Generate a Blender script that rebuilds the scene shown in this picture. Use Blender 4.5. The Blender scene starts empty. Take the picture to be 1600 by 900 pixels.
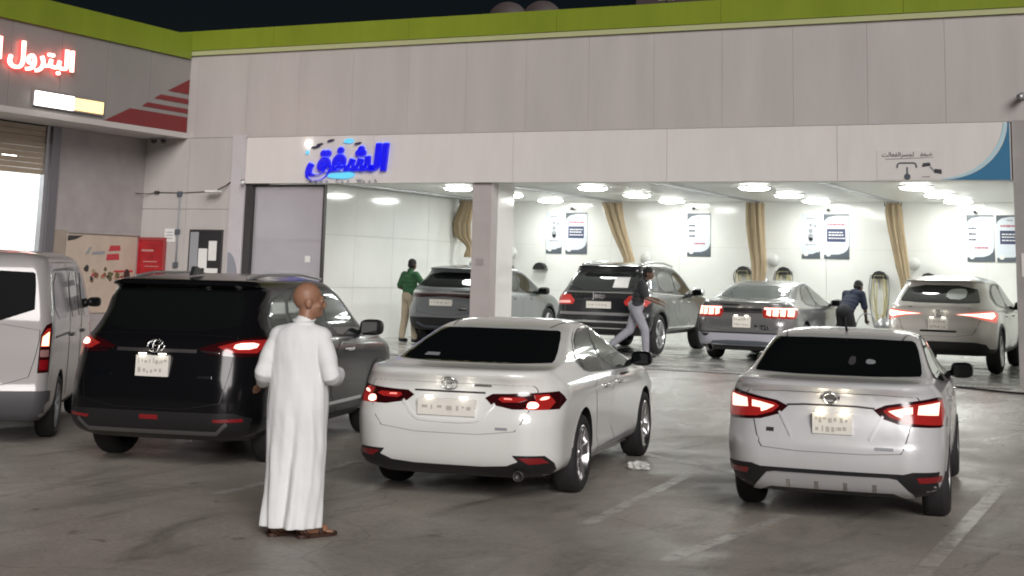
import bpy, bmesh, math, random
import numpy as np
from mathutils import Vector, Matrix
from mathutils.bvhtree import BVHTree
from mathutils.geometry import delaunay_2d_cdt
R_ = math.radians
random.seed(7)
scene = bpy.context.scene
C = scene.collection

# ------------------------------------------------------------------ camera
cam = bpy.data.cameras.new('camera'); cam.sensor_width = 36; cam.lens = 51.014
cam.shift_y = -0.2558; cam.clip_end = 500; cam.clip_start = 0.1
camo = bpy.data.objects.new('camera', cam); C.objects.link(camo)
cF = Vector((-0.43267710, 0.88595918, 0.16693370)); cR = Vector((0.90014080, 0.43487603, 0.02508722)); cU = Vector((0.05036921, -0.16111851, 0.98564891))
camo.matrix_world = Matrix(((cR.x, cU.x, -cF.x, 0), (cR.y, cU.y, -cF.y, 0), (cR.z, cU.z, -cF.z, 1.88), (0, 0, 0, 1)))
scene.camera = camo

# ------------------------------------------------------------------ night sky and the soft light of the forecourt
world = bpy.data.worlds.new('World'); scene.world = world; world.use_nodes = True
wn = world.node_tree.nodes; wl = world.node_tree.links
bg = wn['Background']; sky = wn.new('ShaderNodeTexSky'); sky.sky_type = 'NISHITA'; sky.sun_disc = False
SUN_EL, SUN_AZ = R_(23), R_(143)          # azimuth the light comes from, clockwise from +Y
sky.sun_elevation = SUN_EL; sky.sun_rotation = SUN_AZ
wl.new(sky.outputs[0], bg.inputs[0]); bg.inputs[1].default_value = 0.0006
sl = bpy.data.lights.new('sun', 'SUN'); sl.energy = 1.45; sl.angle = R_(30); sl.color = (1.0, 0.95, 0.93)
so = bpy.data.objects.new('sun', sl); C.objects.link(so)
sd = Vector((math.sin(SUN_AZ) * math.cos(SUN_EL), math.cos(SUN_AZ) * math.cos(SUN_EL), math.sin(SUN_EL)))
so.rotation_euler = sd.to_track_quat('Z', 'Y').to_euler(); so.location = (0, -5, 30)
scene.view_settings.view_transform = 'Standard'; scene.view_settings.look = 'None'
scene.view_settings.gamma = 1; scene.view_settings.exposure = 1.05
scene.render.engine = 'CYCLES'
scene.cycles.use_denoising = True; scene.cycles.filter_width = 1.9
scene.cycles.max_bounces = 8; scene.cycles.diffuse_bounces = 4; scene.cycles.glossy_bounces = 4
scene.cycles.sample_clamp_indirect = 6.0; scene.cycles.caustics_reflective = False; scene.cycles.caustics_refractive = False

# ------------------------------------------------------------------ materials
MATS = {}
def mat(name, col, rough=0.5, metal=0.0, coat=0.0, emit=None, es=0.0, var=0.0, vscale=3.0, rvar=0.0, bump=0.0, bscale=40.0, spec=0.5, crough=0.04, trans=0.0, alpha=1.0, vec=None):
    if name in MATS: return MATS[name]
    m = bpy.data.materials.new(name); m.use_nodes = True
    nt = m.node_tree; b = nt.nodes['Principled BSDF']
    b.inputs['Base Color'].default_value = (*col, 1); b.inputs['Roughness'].default_value = rough
    b.inputs['Metallic'].default_value = metal; b.inputs['Coat Weight'].default_value = coat; b.inputs['Coat Roughness'].default_value = crough
    b.inputs['Specular IOR Level'].default_value = spec; b.inputs['Transmission Weight'].default_value = trans; b.inputs['Alpha'].default_value = alpha
    if emit: b.inputs['Emission Color'].default_value = (*emit, 1); b.inputs['Emission Strength'].default_value = es
    if var or rvar or bump:
        tc = nt.nodes.new('ShaderNodeTexCoord')
    if var or rvar:
        n = nt.nodes.new('ShaderNodeTexNoise'); n.inputs['Scale'].default_value = vscale; n.inputs['Detail'].default_value = 7; n.inputs['Roughness'].default_value = 0.62
        mp = nt.nodes.new('ShaderNodeMapping'); mp.inputs['Scale'].default_value = vec or (1, 1, 1); nt.links.new(tc.outputs['Object'], mp.inputs[0]); nt.links.new(mp.outputs[0], n.inputs['Vector'])
        if var:
            r = nt.nodes.new('ShaderNodeMapRange'); r.inputs['From Min'].default_value = 0.3; r.inputs['From Max'].default_value = 0.7
            r.inputs['To Min'].default_value = 1 - var; r.inputs['To Max'].default_value = 1 + var * 0.5
            nt.links.new(n.outputs['Fac'], r.inputs['Value'])
            mx = nt.nodes.new('ShaderNodeMix'); mx.data_type = 'RGBA'; mx.blend_type = 'MULTIPLY'; mx.inputs['Factor'].default_value = 1
            mx.inputs[6].default_value = (*col, 1); nt.links.new(r.outputs[0], mx.inputs[7]); nt.links.new(mx.outputs[2], b.inputs['Base Color'])
        if rvar:
            r2 = nt.nodes.new('ShaderNodeMapRange'); r2.inputs['From Min'].default_value = 0.3; r2.inputs['From Max'].default_value = 0.7
            r2.inputs['To Min'].default_value = max(0.02, rough - rvar); r2.inputs['To Max'].default_value = min(1, rough + rvar)
            nt.links.new(n.outputs['Fac'], r2.inputs['Value']); nt.links.new(r2.outputs[0], b.inputs['Roughness'])
    if bump:
        n2 = nt.nodes.new('ShaderNodeTexNoise'); n2.inputs['Scale'].default_value = bscale; n2.inputs['Detail'].default_value = 5
        nt.links.new(tc.outputs['Object'], n2.inputs['Vector'])
        bp = nt.nodes.new('ShaderNodeBump'); bp.inputs['Strength'].default_value = bump; bp.inputs['Distance'].default_value = 0.02
        nt.links.new(n2.outputs['Fac'], bp.inputs['Height']); nt.links.new(bp.outputs[0], b.inputs['Normal'])
    MATS[name] = m; return m

def ground_mat(name, wet=False):
    m = bpy.data.materials.new(name); m.use_nodes = True; nt = m.node_tree; b = nt.nodes['Principled BSDF']; L = nt.links.new
    tc = nt.nodes.new('ShaderNodeTexCoord')
    def noise(s, d=8, r=0.6, dist=0.0, sc=None):
        n = nt.nodes.new('ShaderNodeTexNoise'); n.inputs['Scale'].default_value = s; n.inputs['Detail'].default_value = d; n.inputs['Roughness'].default_value = r; n.inputs['Distortion'].default_value = dist
        if sc:
            mp = nt.nodes.new('ShaderNodeMapping'); mp.inputs['Scale'].default_value = sc; L(tc.outputs['Object'], mp.inputs[0]); L(mp.outputs[0], n.inputs[0])
        else: L(tc.outputs['Object'], n.inputs[0])
        return n.outputs['Fac']
    def rng(v, a, b_, c, d):
        r = nt.nodes.new('ShaderNodeMapRange'); r.inputs[1].default_value = a; r.inputs[2].default_value = b_; r.inputs[3].default_value = c; r.inputs[4].default_value = d; L(v, r.inputs[0]); return r.outputs[0]
    def mix(f, c1, c2, mode='MIX'):
        x = nt.nodes.new('ShaderNodeMix'); x.data_type = 'RGBA'; x.blend_type = mode
        for s_, c_ in ((6, c1), (7, c2)):
            if isinstance(c_, tuple): x.inputs[s_].default_value = (*c_, 1)
            else: L(c_, x.inputs[s_])
        if isinstance(f, float): x.inputs[0].default_value = f
        else: L(f, x.inputs[0])
        return x.outputs[2]
    base = (0.42, 0.385, 0.34) if not wet else (0.5, 0.5, 0.48)
    dark = (0.135, 0.122, 0.106) if not wet else (0.2, 0.2, 0.19)
    big = rng(noise(0.35, 6, 0.6, 0.6), 0.35, 0.68, 0, 1)
    col = mix(big, base, tuple(v * 0.66 for v in base))
    streak = rng(noise(1.6, 8, 0.65, 1.5, (1.0, 0.22, 1)), 0.52, 0.72, 0, 0.8)
    col = mix(streak, col, dark)
    fine = rng(noise(22, 6, 0.7), 0.25, 0.75, 0.72, 1.25)
    col = mix(1.0, col, fine, 'MULTIPLY')
    grit = rng(noise(140, 3, 0.6), 0.3, 0.7, 0.7, 1.28)
    col = mix(1.0, col, grit, 'MULTIPLY')
    spots = rng(noise(5.5, 3, 0.5, 0.3), 0.66, 0.74, 0, 0.7)
    col = mix(spots, col, dark)
    pale = rng(noise(2.3, 9, 0.7, 0.9), 0.62, 0.75, 0, 0.35)
    col = mix(pale, col, tuple(v * 1.7 for v in base))
    if not wet:                                              # thin cracks and slab joints
        v = nt.nodes.new('ShaderNodeTexVoronoi'); v.feature = 'DISTANCE_TO_EDGE'; v.inputs['Scale'].default_value = 0.33
        wv = nt.nodes.new('ShaderNodeVectorMath'); wv.operation = 'ADD'
        nn = nt.nodes.new('ShaderNodeTexNoise'); nn.inputs['Scale'].default_value = 1.1; L(tc.outputs['Object'], nn.inputs[0])
        L(tc.outputs['Object'], wv.inputs[0]); L(nn.outputs['Color'], wv.inputs[1]); L(wv.outputs[0], v.inputs['Vector'])
        crack = rng(v.outputs['Distance'], 0.0, 0.006, 0.28, 0.0); col = mix(crack, col, (0.04, 0.038, 0.035))
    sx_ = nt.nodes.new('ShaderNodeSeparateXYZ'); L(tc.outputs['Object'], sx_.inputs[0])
    run = rng(sx_.outputs['Y'], 13.0, 20.5, 0.0, 1.0)                       # washed apron the bay water runs over; paler colour paints in bay light
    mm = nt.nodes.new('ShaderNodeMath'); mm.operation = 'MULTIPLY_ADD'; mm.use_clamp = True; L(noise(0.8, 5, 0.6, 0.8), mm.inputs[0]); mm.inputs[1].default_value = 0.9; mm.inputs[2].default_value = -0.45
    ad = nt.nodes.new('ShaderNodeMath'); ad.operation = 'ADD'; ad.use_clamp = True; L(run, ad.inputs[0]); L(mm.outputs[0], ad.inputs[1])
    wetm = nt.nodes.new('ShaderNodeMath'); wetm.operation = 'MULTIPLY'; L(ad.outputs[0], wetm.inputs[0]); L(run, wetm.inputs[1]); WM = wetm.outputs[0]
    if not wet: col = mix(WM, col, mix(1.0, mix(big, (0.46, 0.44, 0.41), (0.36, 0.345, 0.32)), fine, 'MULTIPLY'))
    L(col, b.inputs['Base Color'])
    rr = rng(noise(0.9, 6, 0.6, 1.0), 0.35, 0.65, 0.30 if not wet else 0.06, 0.62 if not wet else 0.3)
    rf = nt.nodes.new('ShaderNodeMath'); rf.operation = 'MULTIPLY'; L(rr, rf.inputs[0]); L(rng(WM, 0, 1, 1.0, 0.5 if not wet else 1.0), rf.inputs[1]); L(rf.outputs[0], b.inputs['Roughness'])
    bp = nt.nodes.new('ShaderNodeBump'); bp.inputs['Strength'].default_value = 0.35 if not wet else 0.12; bp.inputs['Distance'].default_value = 0.012
    L(noise(55, 6, 0.7), bp.inputs['Height']); L(bp.outputs[0], b.inputs['Normal'])
    return m

M_ground = ground_mat('worn_asphalt'); M_wet = ground_mat('wet_bay_floor', True)
M_panel = mat('grey_cladding', (0.46, 0.435, 0.42), 0.38, var=0.08, vscale=1.1, rvar=0.08, vec=(2.2, 1, .35))
M_panel2 = mat('pale_board', (0.66, 0.635, 0.61), 0.35, var=0.06, vscale=1.2, vec=(2.0, 1, .5))
M_gap = mat('dark_joint', (0.42, 0.40, 0.39), 0.8)
M_green = mat('green_cladding', (0.20, 0.26, 0.022), 0.4, var=0.14, vscale=1.0, vec=(1.5, 1.5, .4))
M_lip = mat('pale_green_trim', (0.42, 0.44, 0.24), 0.4)
M_white = mat('white_wall', (0.76, 0.76, 0.735), 0.11, var=0.035, vscale=1.5)
M_wall = mat('old_wall', (0.36, 0.335, 0.33), 0.6, var=0.16, vscale=1.4)
M_ceil = mat('white_ceiling', (0.74, 0.74, 0.71), 0.4, var=0.05, vscale=2.0)
M_dark = mat('dark_metal', (0.05, 0.045, 0.045), 0.4, 0.3)
M_grey = mat('grey_metal', (0.35, 0.35, 0.36), 0.35, 0.6)
M_black = mat('black_plastic', (0.012, 0.012, 0.013), 0.45)
M_rubber = mat('tyre_rubber', (0.016, 0.016, 0.017), 0.75, bump=0.2, bscale=90)
M_chrome = mat('chrome', (0.75, 0.75, 0.76), 0.14, 1.0)
M_alloy = mat('alloy', (0.62, 0.62, 0.63), 0.28, 1.0)
M_glass = mat('tinted_glass', (0.006, 0.007, 0.007), 0.05, spec=0.3)
M_glass2 = mat('side_glass', (0.022, 0.027, 0.026), 0.04, coat=.25, spec=0.5)
M_paper = mat('paper', (0.72, 0.72, 0.70), 0.6, var=0.08, vscale=8)
M_ink = mat('print_ink', (0.05, 0.05, 0.06), 0.5)
M_inkgrey = mat('painted_reflection_grey', (0.28, 0.29, 0.31), 0.5)
M_navy = mat('print_navy', (0.04, 0.05, 0.11), 0.4)
M_slate = mat('print_slate', (0.085, 0.10, 0.12), 0.4)
M_inkred = mat('print_red', (0.45, 0.05, 0.06), 0.5)
M_red = mat('red_panel', (0.17, 0.012, 0.014), 0.4, var=0.12, vscale=2)
M_reddoor = mat('red_door', (0.36, 0.015, 0.02), 0.45, var=0.3, vscale=4)
M_blue = mat('print_blue', (0.045, 0.17, 0.30), 0.4)
M_blue2 = mat('print_pale_blue', (0.42, 0.60, 0.66), 0.4)
M_cream = mat('cream_banner', (0.50, 0.42, 0.34), 0.6, var=0.1, vscale=3)
M_cloth = mat('tan_curtain', (0.38, 0.295, 0.19), 0.9, var=0.12, vscale=3)
M_beige = mat('beige_shutter', (0.42, 0.34, 0.25), 0.5, var=0.1, vscale=2)
M_plate = mat('number_plate', (0.78, 0.76, 0.70), 0.35, var=0.05, vscale=20)
M_lamp = mat('lamp_diffuser', (0.9, 0.9, 0.9), 0.5, emit=(0.97, 1.0, 0.955), es=28)
M_tail_hot = mat('tail_lamp_lit', (0.6, 0.02, 0.02), 0.3, emit=(1.0, 0.34, 0.28), es=2.6)
M_tail_amb = mat('tail_lamp_lit_warm', (0.6, 0.1, 0.05), 0.3, emit=(1.0, 0.52, 0.40), es=1.25)
M_tail_red = mat('tail_lamp_red', (0.18, 0.008, 0.008), 0.15, coat=.6, crough=.1, emit=(1.0, 0.06, 0.05), es=0.09)
M_tail_dark = mat('tail_lamp_dark', (0.03, 0.003, 0.004), 0.15, coat=.6, crough=.1)
M_plamp = mat('plate_lamp', (1, 1, 1), 0.5, emit=(1.0, 0.86, 0.62), es=7)
M_refl = mat('red_reflector', (0.22, 0.006, 0.01), 0.2, coat=1.0)

# ------------------------------------------------------------------ mesh helpers
def link(o, parent=None):
    C.objects.link(o)
    if parent is not None: o.parent = parent
    return o
def obj(name, me, m=None, parent=None, loc=None, rot=None):
    o = bpy.data.objects.new(name, me)
    if m is not None:
        for q in (m if isinstance(m, (list, tuple)) else [m]): me.materials.append(q)
    if loc is not None: o.location = loc
    if rot is not None: o.rotation_euler = rot
    return link(o, parent)
def tag(o, label, cat, group=None):
    o['label'] = label; o['category'] = cat
    if group: o['group'] = group
    return o
def thing(name, label, cat, loc=(0, 0, 0), rz=0.0, group=None):
    o = bpy.data.objects.new(name, None); o.empty_display_size = 0.2; o.location = loc; o.rotation_euler = (0, 0, rz); C.objects.link(o)
    return tag(o, label, cat, group)
def struct(o): o['kind'] = 'structure'; return o
def mesh(name, v, f, smooth=False):
    me = bpy.data.meshes.new(name); me.from_pydata([tuple(p) for p in v], [], f); me.update()
    if smooth: me.polygons.foreach_set('use_smooth', [True] * len(me.polygons))
    return me
class MB:
    def __init__(s): s.v = []; s.f = []
    def add(s, v, f):
        n = len(s.v); s.v += [tuple(p) for p in v]; s.f += [tuple(i + n for i in q) for q in f]; return s
    def box(s, x0, x1, y0, y1, z0, z1, bev=0.0):
        if bev <= 0:
            v = [(x, y, z) for z in (z0, z1) for y in (y0, y1) for x in (x0, x1)]
            return s.add(v, [(0, 2, 3, 1), (4, 5, 7, 6), (0, 1, 5, 4), (2, 6, 7, 3), (0, 4, 6, 2), (1, 3, 7, 5)])
        bm = bmesh.new(); bmesh.ops.create_cube(bm, size=1)
        for q in bm.verts: q.co = Vector(((x0 + x1) / 2 + q.co.x * (x1 - x0), (y0 + y1) / 2 + q.co.y * (y1 - y0), (z0 + z1) / 2 + q.co.z * (z1 - z0)))
        bmesh.ops.bevel(bm, geom=bm.edges[:], offset=bev, segments=2, affect='EDGES', profile=0.6)
        bm.verts.index_update(); v = [q.co[:] for q in bm.verts]; f = [[q.index for q in p.verts] for p in bm.faces]; bm.free(); return s.add(v, f)
    def tube(s, pts, r, n=10, caps=True):
        pts = [Vector(p) for p in pts]; rs = r if isinstance(r, (list, tuple)) else [r] * len(pts); v = []; f = []
        up = None
        for i, p in enumerate(pts):
            t = (pts[min(i + 1, len(pts) - 1)] - pts[max(i - 1, 0)]).normalized()
            if up is None: up = t.orthogonal().normalized()
            up = (up - t * up.dot(t)).normalized(); sd_ = t.cross(up)
            for k in range(n):
                a = 2 * math.pi * k / n; v.append(p + (up * math.cos(a) + sd_ * math.sin(a)) * rs[i])
        for i in range(len(pts) - 1):
            for k in range(n): f.append((i * n + k, i * n + (k + 1) % n, (i + 1) * n + (k + 1) % n, (i + 1) * n + k))
        if caps: f.append(tuple(range(n - 1, -1, -1))); f.append(tuple(range((len(pts) - 1) * n, len(pts) * n)))
        return s.add(v, f)
    def lathe(s, prof, n=32, axis='x', c=(0, 0, 0)):
        v = []; f = []
        for a_, r in prof:
            for k in range(n):
                t = 2 * math.pi * k / n; u, w = r * math.cos(t), r * math.sin(t)
                p = {'x': (a_, u, w), 'y': (u, a_, w), 'z': (u, w, a_)}[axis]; v.append((p[0] + c[0], p[1] + c[1], p[2] + c[2]))
        for i in range(len(prof) - 1):
            for k in range(n): f.append((i * n + k, i * n + (k + 1) % n, (i + 1) * n + (k + 1) % n, (i + 1) * n + k))
        return s.add(v, f)
    def prism(s, poly, d0, d1, ax='y'):
        # poly of 2-D points, extruded along the axis from d0 to d1
        n = len(poly); mk = {'y': lambda a, b, d: (a, d, b), 'x': lambda a, b, d: (d, a, b), 'z': lambda a, b, d: (a, b, d)}[ax]
        v = [mk(a, b, d0) for a, b in poly] + [mk(a, b, d1) for a, b in poly]
        return s.add(v, [tuple(range(n)), tuple(range(2 * n - 1, n - 1, -1))] + [(i, n + i, n + (i + 1) % n, (i + 1) % n) for i in range(n)])
    def build(s, name, m, parent=None, smooth=False, loc=None, rot=None, sharp=None):
        me = mesh(name, s.v, s.f, smooth)
        bm = bmesh.new(); bm.from_mesh(me); bmesh.ops.recalc_face_normals(bm, faces=bm.faces); bm.to_mesh(me); bm.free()
        if smooth and sharp: me.set_sharp_from_angle(angle=R_(sharp))
        return obj(name, me, m, parent, loc, rot)
def baked(o):
    dg = bpy.context.evaluated_depsgraph_get(); dg.update()
    me = bpy.data.meshes.new_from_object(o.evaluated_get(dg), depsgraph=dg)
    return me
def drop(o):
    d = o.data; bpy.data.objects.remove(o)
    if isinstance(d, bpy.types.Mesh): bpy.data.meshes.remove(d)
    else: bpy.data.curves.remove(d)
def text_mesh(body, size=1.0, ext=0.0, off=0.0, shear=0.0, align='LEFT'):
    c = bpy.data.curves.new('txt', 'FONT'); c.body = body; c.size = size; c.extrude = ext; c.offset = off; c.shear = shear; c.align_x = align; c.resolution_u = 4
    o = bpy.data.objects.new('txt', c); C.objects.link(o); me = baked(o); drop(o); return me
def letters(word, size, ext, off):
    """one mesh for each letter of a joined right-to-left word given in visual order, with its x offset"""
    out = []
    for i, ch in enumerate(word):
        whole = text_mesh(word[:i + 1], size, 0, 0); one = text_mesh(ch, size, 0, 0)
        ox = max(v.co.x for v in whole.vertices) - max(v.co.x for v in one.vertices)
        bpy.data.meshes.remove(whole); bpy.data.meshes.remove(one)
        out.append((text_mesh(ch, size, ext, off), ox))
    return out
def wallplate(name, poly, y, th, m, parent):     # flat print on a wall that faces -Y
    return MB().prism(poly, y - th, y, 'y').build(name, m, parent)
def arc(cx, cy, rx, ry, a0, a1, n=14): return [(cx + rx * math.cos(R_(a0 + (a1 - a0) * i / n)), cy + ry * math.sin(R_(a0 + (a1 - a0) * i / n))) for i in range(n + 1)]
def chaikin(poly, n=2, closed=True):
    for _ in range(n):
        q = []; N = len(poly)
        for i in range(N if closed else N - 1):
            a = poly[i]; b = poly[(i + 1) % N]
            q += [(a[0] * .75 + b[0] * .25, a[1] * .75 + b[1] * .25), (a[0] * .25 + b[0] * .75, a[1] * .25 + b[1] * .75)]
        if not closed: q = [poly[0]] + q + [poly[-1]]
        poly = q
    return poly

# ------------------------------------------------------------------ ground
YF, YB, ZF, ZC = 23.4, 33.0, 0.36, 3.62          # facade plane, back wall, bay floor, bay ceiling
def gz(y):
    t = min(1, max(0, (y - 16.0) / 7.0)); return ZF * (t * t * (3 - 2 * t))
ys = [-200, -60, -20, 0, 8, 15] + [16 + 0.7 * i for i in range(11)] + [24, 40, 120, 300]
xs = [-300, -100, -40, -20, -10, 0, 10, 40, 100, 300]
v = [(x, y, gz(y)) for y in ys for x in xs]; nx = len(xs)
f = [(j * nx + i, j * nx + i + 1, (j + 1) * nx + i + 1, (j + 1) * nx + i) for j in range(len(ys) - 1) for i in range(nx - 1)]
struct(obj('ground', mesh('ground', v, f, True), M_ground))
bf = MB().box(-16.8, -2.85, YF - 0.12, YB, ZF - 0.1, ZF + 0.008).build('bay_floor', M_wet); struct(bf)
M_line = mat('worn_white_paint', (0.86, 0.83, 0.78), 0.32, var=0.3, vscale=7)
_nt = M_line.node_tree; _n = _nt.nodes.new('ShaderNodeTexNoise'); _n.inputs['Scale'].default_value = 3.5; _n.inputs['Detail'].default_value = 9; _n.inputs['Roughness'].default_value = .72
_t = _nt.nodes.new('ShaderNodeTexCoord'); _r = _nt.nodes.new('ShaderNodeMapRange'); _r.inputs[1].default_value = .25; _r.inputs[2].default_value = .52; _r.inputs[3].default_value = 0; _r.inputs[4].default_value = .5
_nt.links.new(_t.outputs['Object'], _n.inputs[0]); _nt.links.new(_n.outputs['Fac'], _r.inputs[0]); _nt.links.new(_r.outputs[0], _nt.nodes['Principled BSDF'].inputs['Alpha'])
def painted(name, a, b, w, h=0.004):
    a = Vector(a); b = Vector(b); d = (b - a).normalized(); n = Vector((-d.y, d.x)) * w / 2; k = 14; v = []; f = []
    for i in range(k + 1):
        c = a.lerp(b, i / k); e = [random.uniform(-.012, .012) for _ in (0, 1)]
        for s_, ee in ((1, e[0]), (-1, e[1])):
            q = c + n * s_ * (1 + ee * 3); v.append((q.x, q.y, gz(q.y) + h))
    for i in range(k): f.append((2 * i, 2 * i + 1, 2 * i + 3, 2 * i + 2))
    return struct(obj(name, mesh(name, v, f), M_line))
painted('lane_marking', (-6.1, 15.4), (-4.2, 13.95), 0.13)
painted('lane_marking', (-4.75, 14.1), (-4.45, 10.6), 0.12)
painted('lane_marking', (-3.25, 12.0), (-3.45, 9.6), 0.12, 0.0045)
painted('lane_marking', (-2.0, 15.4), (-1.86, 9.3), 0.13)
painted('lane_marking', (-7.9, 14.6), (-7.6, 10.2), 0.12)

# ------------------------------------------------------------------ car wash building
bld = thing('car_wash_building', 'long grey clad car wash building with green parapet and open lit bays', 'building', (0, 0, 0))
def part(name, x0, x1, y0, y1, z0, z1, m, parent=bld, bev=0.0): return MB().box(x0, x1, y0, y1, z0, z1, bev).build(name, m, parent)
XL, XR = -19.66, 6.0
core = part('wall_core', XL, XR, YF + 0.03, YF + 0.32, 4.0, 6.5, M_gap)
x = XL + 0.004; i = 0
while x < XR - 0.1:                                            # upper cladding, one sheet after another
    w = min(1.22, XR - x); part('cladding_panel', x + 0.002, x + w - 0.002, YF - 0.001 * (i % 2) , YF + 0.03, 4.37, 6.03, M_panel); x += w; i += 1
part('parapet_trim', XL, XR, YF - 0.05, YF + 0.34, 6.035, 6.13, M_lip)
x = XL; i = 0
while x < XR - 0.1:
    w = min(3.05, XR - x); part('parapet_panel', x + 0.003, x + w - 0.003, YF - 0.07, YF + 0.36, 6.132, 6.53, M_green); x += w; i += 1
part('roof_slab', XL, XR, YF + 0.36, YB + 1.2, 5.7, 5.95, M_wall)
# left blank wall
part('wall_core', XL, -17.11, YF + 0.03, YF + 0.3, 0.2, 3.999, M_gap)
zr = [0.33, 1.62, 2.95, 4.366]
for a in range(3):
    for b in range(2):
        xa, xb = [(-19.656, -18.56), (-18.552, -17.47)][b]
        part('cladding_panel', xa, xb, YF - 0.002, YF + 0.03, zr[a] + 0.004, zr[a + 1] - 0.004, M_panel)
part('portal_frame', -17.46, -17.12, YF - 0.06, YF + 0.3, 0.3, 4.40, mat('pier_paint', (0.50, 0.48, 0.50), 0.4, var=0.05))
part('shutter_guide', -17.118, -16.96, YF - 0.02, YF + 0.14, ZF, 3.44, M_dark)
# fascia board above the opening
bx = [-17.1, -14.2, -11.3, -8.4, -5.5, -2.84]
for i in range(5): part('fascia_board', bx[i] + 0.003, bx[i + 1] - 0.003, YF - 0.09, YF - 0.03, 3.45, 4.345, M_panel2)
part('fascia_backing', -17.1, -2.84, YF - 0.028, YF + 0.028, 3.455, 4.34, M_gap)
part('opening_beam', -17.1, -2.84, YF + 0.03, YF + 0.36, 3.46, 3.998, M_ceil)
part('fascia_top_trim', -17.12, -2.82, YF - 0.1, YF - 0.02, 4.347, 4.362, M_gap)
# blue curved print at the right end of the board
q = arc(-3.85, 4.36, 0.98, 0.90, -90, 0, 18); q = [(a, min(b, 4.343)) for a, b in q]
wallplate('blue_print', q + [(-2.846, 4.343), (-2.846, 3.452)], YF - 0.091, 0.006, M_blue, bld)
q2 = arc(-3.87, 4.38, 0.99, 0.92, -88, -4, 18); q3 = arc(-3.92, 4.40, 0.99, 0.92, -4, -88, 18)
wallplate('blue_print_edge', [(a, min(b, 4.341)) for a, b in q2 + q3], YF - 0.093, 0.007, M_blue2, bld)
# right pier
part('right_pier', -2.82, -1.5, YF - 0.02, YF + 0.5, 0.3, 4.366, mat('pier_grey', (0.30, 0.285, 0.275), 0.5, var=0.1))
part('pier_plate', -2.74, -2.5, YF - 0.035, YF - 0.022, 2.0, 2.35, M_panel2)
part('wall_extension', -1.49, XR, YF, YF + 0.3, 0.2, 4.366, M_panel)
part('side_wall', -2.84, -2.62, YF + 0.51, YB + 0.2, 0.25, 3.7, M_white)
# front pillar, grey front and white inner side
part('pillar', -12.12, -11.74, YF - 0.01, YF + 0.24, ZF, 3.453, mat('pillar_paint', (0.42, 0.385, 0.38), 0.45, var=0.06))
part('pillar_lining', -12.10, -11.735, YF + 0.245, YF + 0.9, ZF, 3.61, M_white)
part('pillar_stain', -12.03, -11.87, YF - 0.018, YF - 0.012, 1.98, 2.1, mat('stain', (0.33, 0.30, 0.30), 0.6, var=0.2))
part('pillar_joint', -12.122, -11.738, YF - 0.016, YF - 0.011, 1.74, 1.752, M_gap)
# bay interior
x = -16.78; 
rows = [ZF, 1.46, 2.56, ZC]
while x < -2.9:
    w = min(1.742, -2.85 - x)
    for a in range(3): part('wall_panel', x + 0.003, x + w - 0.003, YB + 0.002 * ((a + int(x)) % 2), YB + 0.06, rows[a] + 0.0015, rows[a + 1] - 0.0015, M_white)
    x += w
part('back_wall', -16.9, -2.6, YB + 0.062, YB + 0.3, 0.2, 3.9, M_gap)
y = YF + 0.31
while y < YB - 0.1:
    w = min(1.62, YB - y)
    for a in range(3): part('wall_panel', -16.86, -16.80 + 0.002 * (a % 2), y + 0.003, y + w - 0.003, rows[a] + 0.003, rows[a + 1] - 0.003, M_white)
    y += w
part('left_wall', -17.1, -16.862, YF + 0.31, YB + 0.3, 0.2, 3.9, M_gap)
xs_ = [-16.8, -12.95, -9.55, -6.42, -2.85]
for i in range(4):
    for j in range(4):
        ya = YF + 0.37 + j * 2.4; part('ceiling_panel', xs_[i] + 0.004, xs_[i + 1] - 0.004, ya + 0.003, min(ya + 2.394, YB), ZC, ZC + 0.05, M_ceil)
part('ceiling_back', -17.0, -2.6, YF + 0.33, YB + 0.1, ZC + 0.052, ZC + 0.2, M_gap)
for xr in (-16.25, -12.95, -9.55, -6.42):
    MB().box(xr - 0.028, xr + 0.028, YF + 0.95, YB - 0.25, ZC - 0.05, ZC - 0.002).build('curtain_rail', M_grey, bld)
# sliding grey door leaf at the left end of the opening
dl = thing('sliding_door', 'tall glossy grey sliding door leaf left of the washing bays', 'door', (-16.15, YF + 0.1, ZF))
MB().box(-0.80, 0.78, -0.03, 0.03, 0.02, 3.03).build('leaf', mat('door_sheet', (0.40, 0.38, 0.41), 0.22, 0.2, var=0.05, vscale=1.0), dl)
MB().box(0.782, 0.815, -0.045, 0.045, 0.0, 3.07).build('edge_frame', M_dark, dl)
MB().box(-0.80, 0.781, -0.045, 0.045, 3.031, 3.07).build('top_frame', M_dark, dl)
MB().box(0.43, 0.55, -0.04, -0.031, 1.6, 1.72, 0.003).build('sign_plate', M_paper, dl)
for k in range(2): MB().box(-0.80, 0.78, -0.034, -0.0305, 1.0 + k, 1.008 + k).build('rib', M_grey, dl)

# ceiling lamps
names = {-14.5: 'in the leftmost washing bay', -11.42: 'over the black off-road car', -8.05: 'over the grey sedan', -5.0: 'over the silver crossover'}
for lx in (-14.5, -11.42, -8.05, -5.0):
    for ly, wh in ((27.3, 'nearest the front'), (29.8, 'in the middle of the row'), (32.05, 'nearest the back wall')):
        t = thing('ceiling_lamp', 'round ceiling lamp %s, %s' % (names[lx], wh), 'lamp', (lx, ly, ZC), 0, 'round ceiling lamps')
        MB().lathe([(0.0, 0.31), (-0.02, 0.32), (-0.03, 0.305), (-0.028, 0.29)], 28, 'z').build('trim_ring', M_paper, t, True)
        MB().lathe([(-0.022, 0.295), (-0.045, 0.285), (-0.062, 0.24), (-0.072, 0.16), (-0.076, 0.08), (-0.077, 0.002)], 28, 'z').build('diffuser', M_lamp, t, True)

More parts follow.
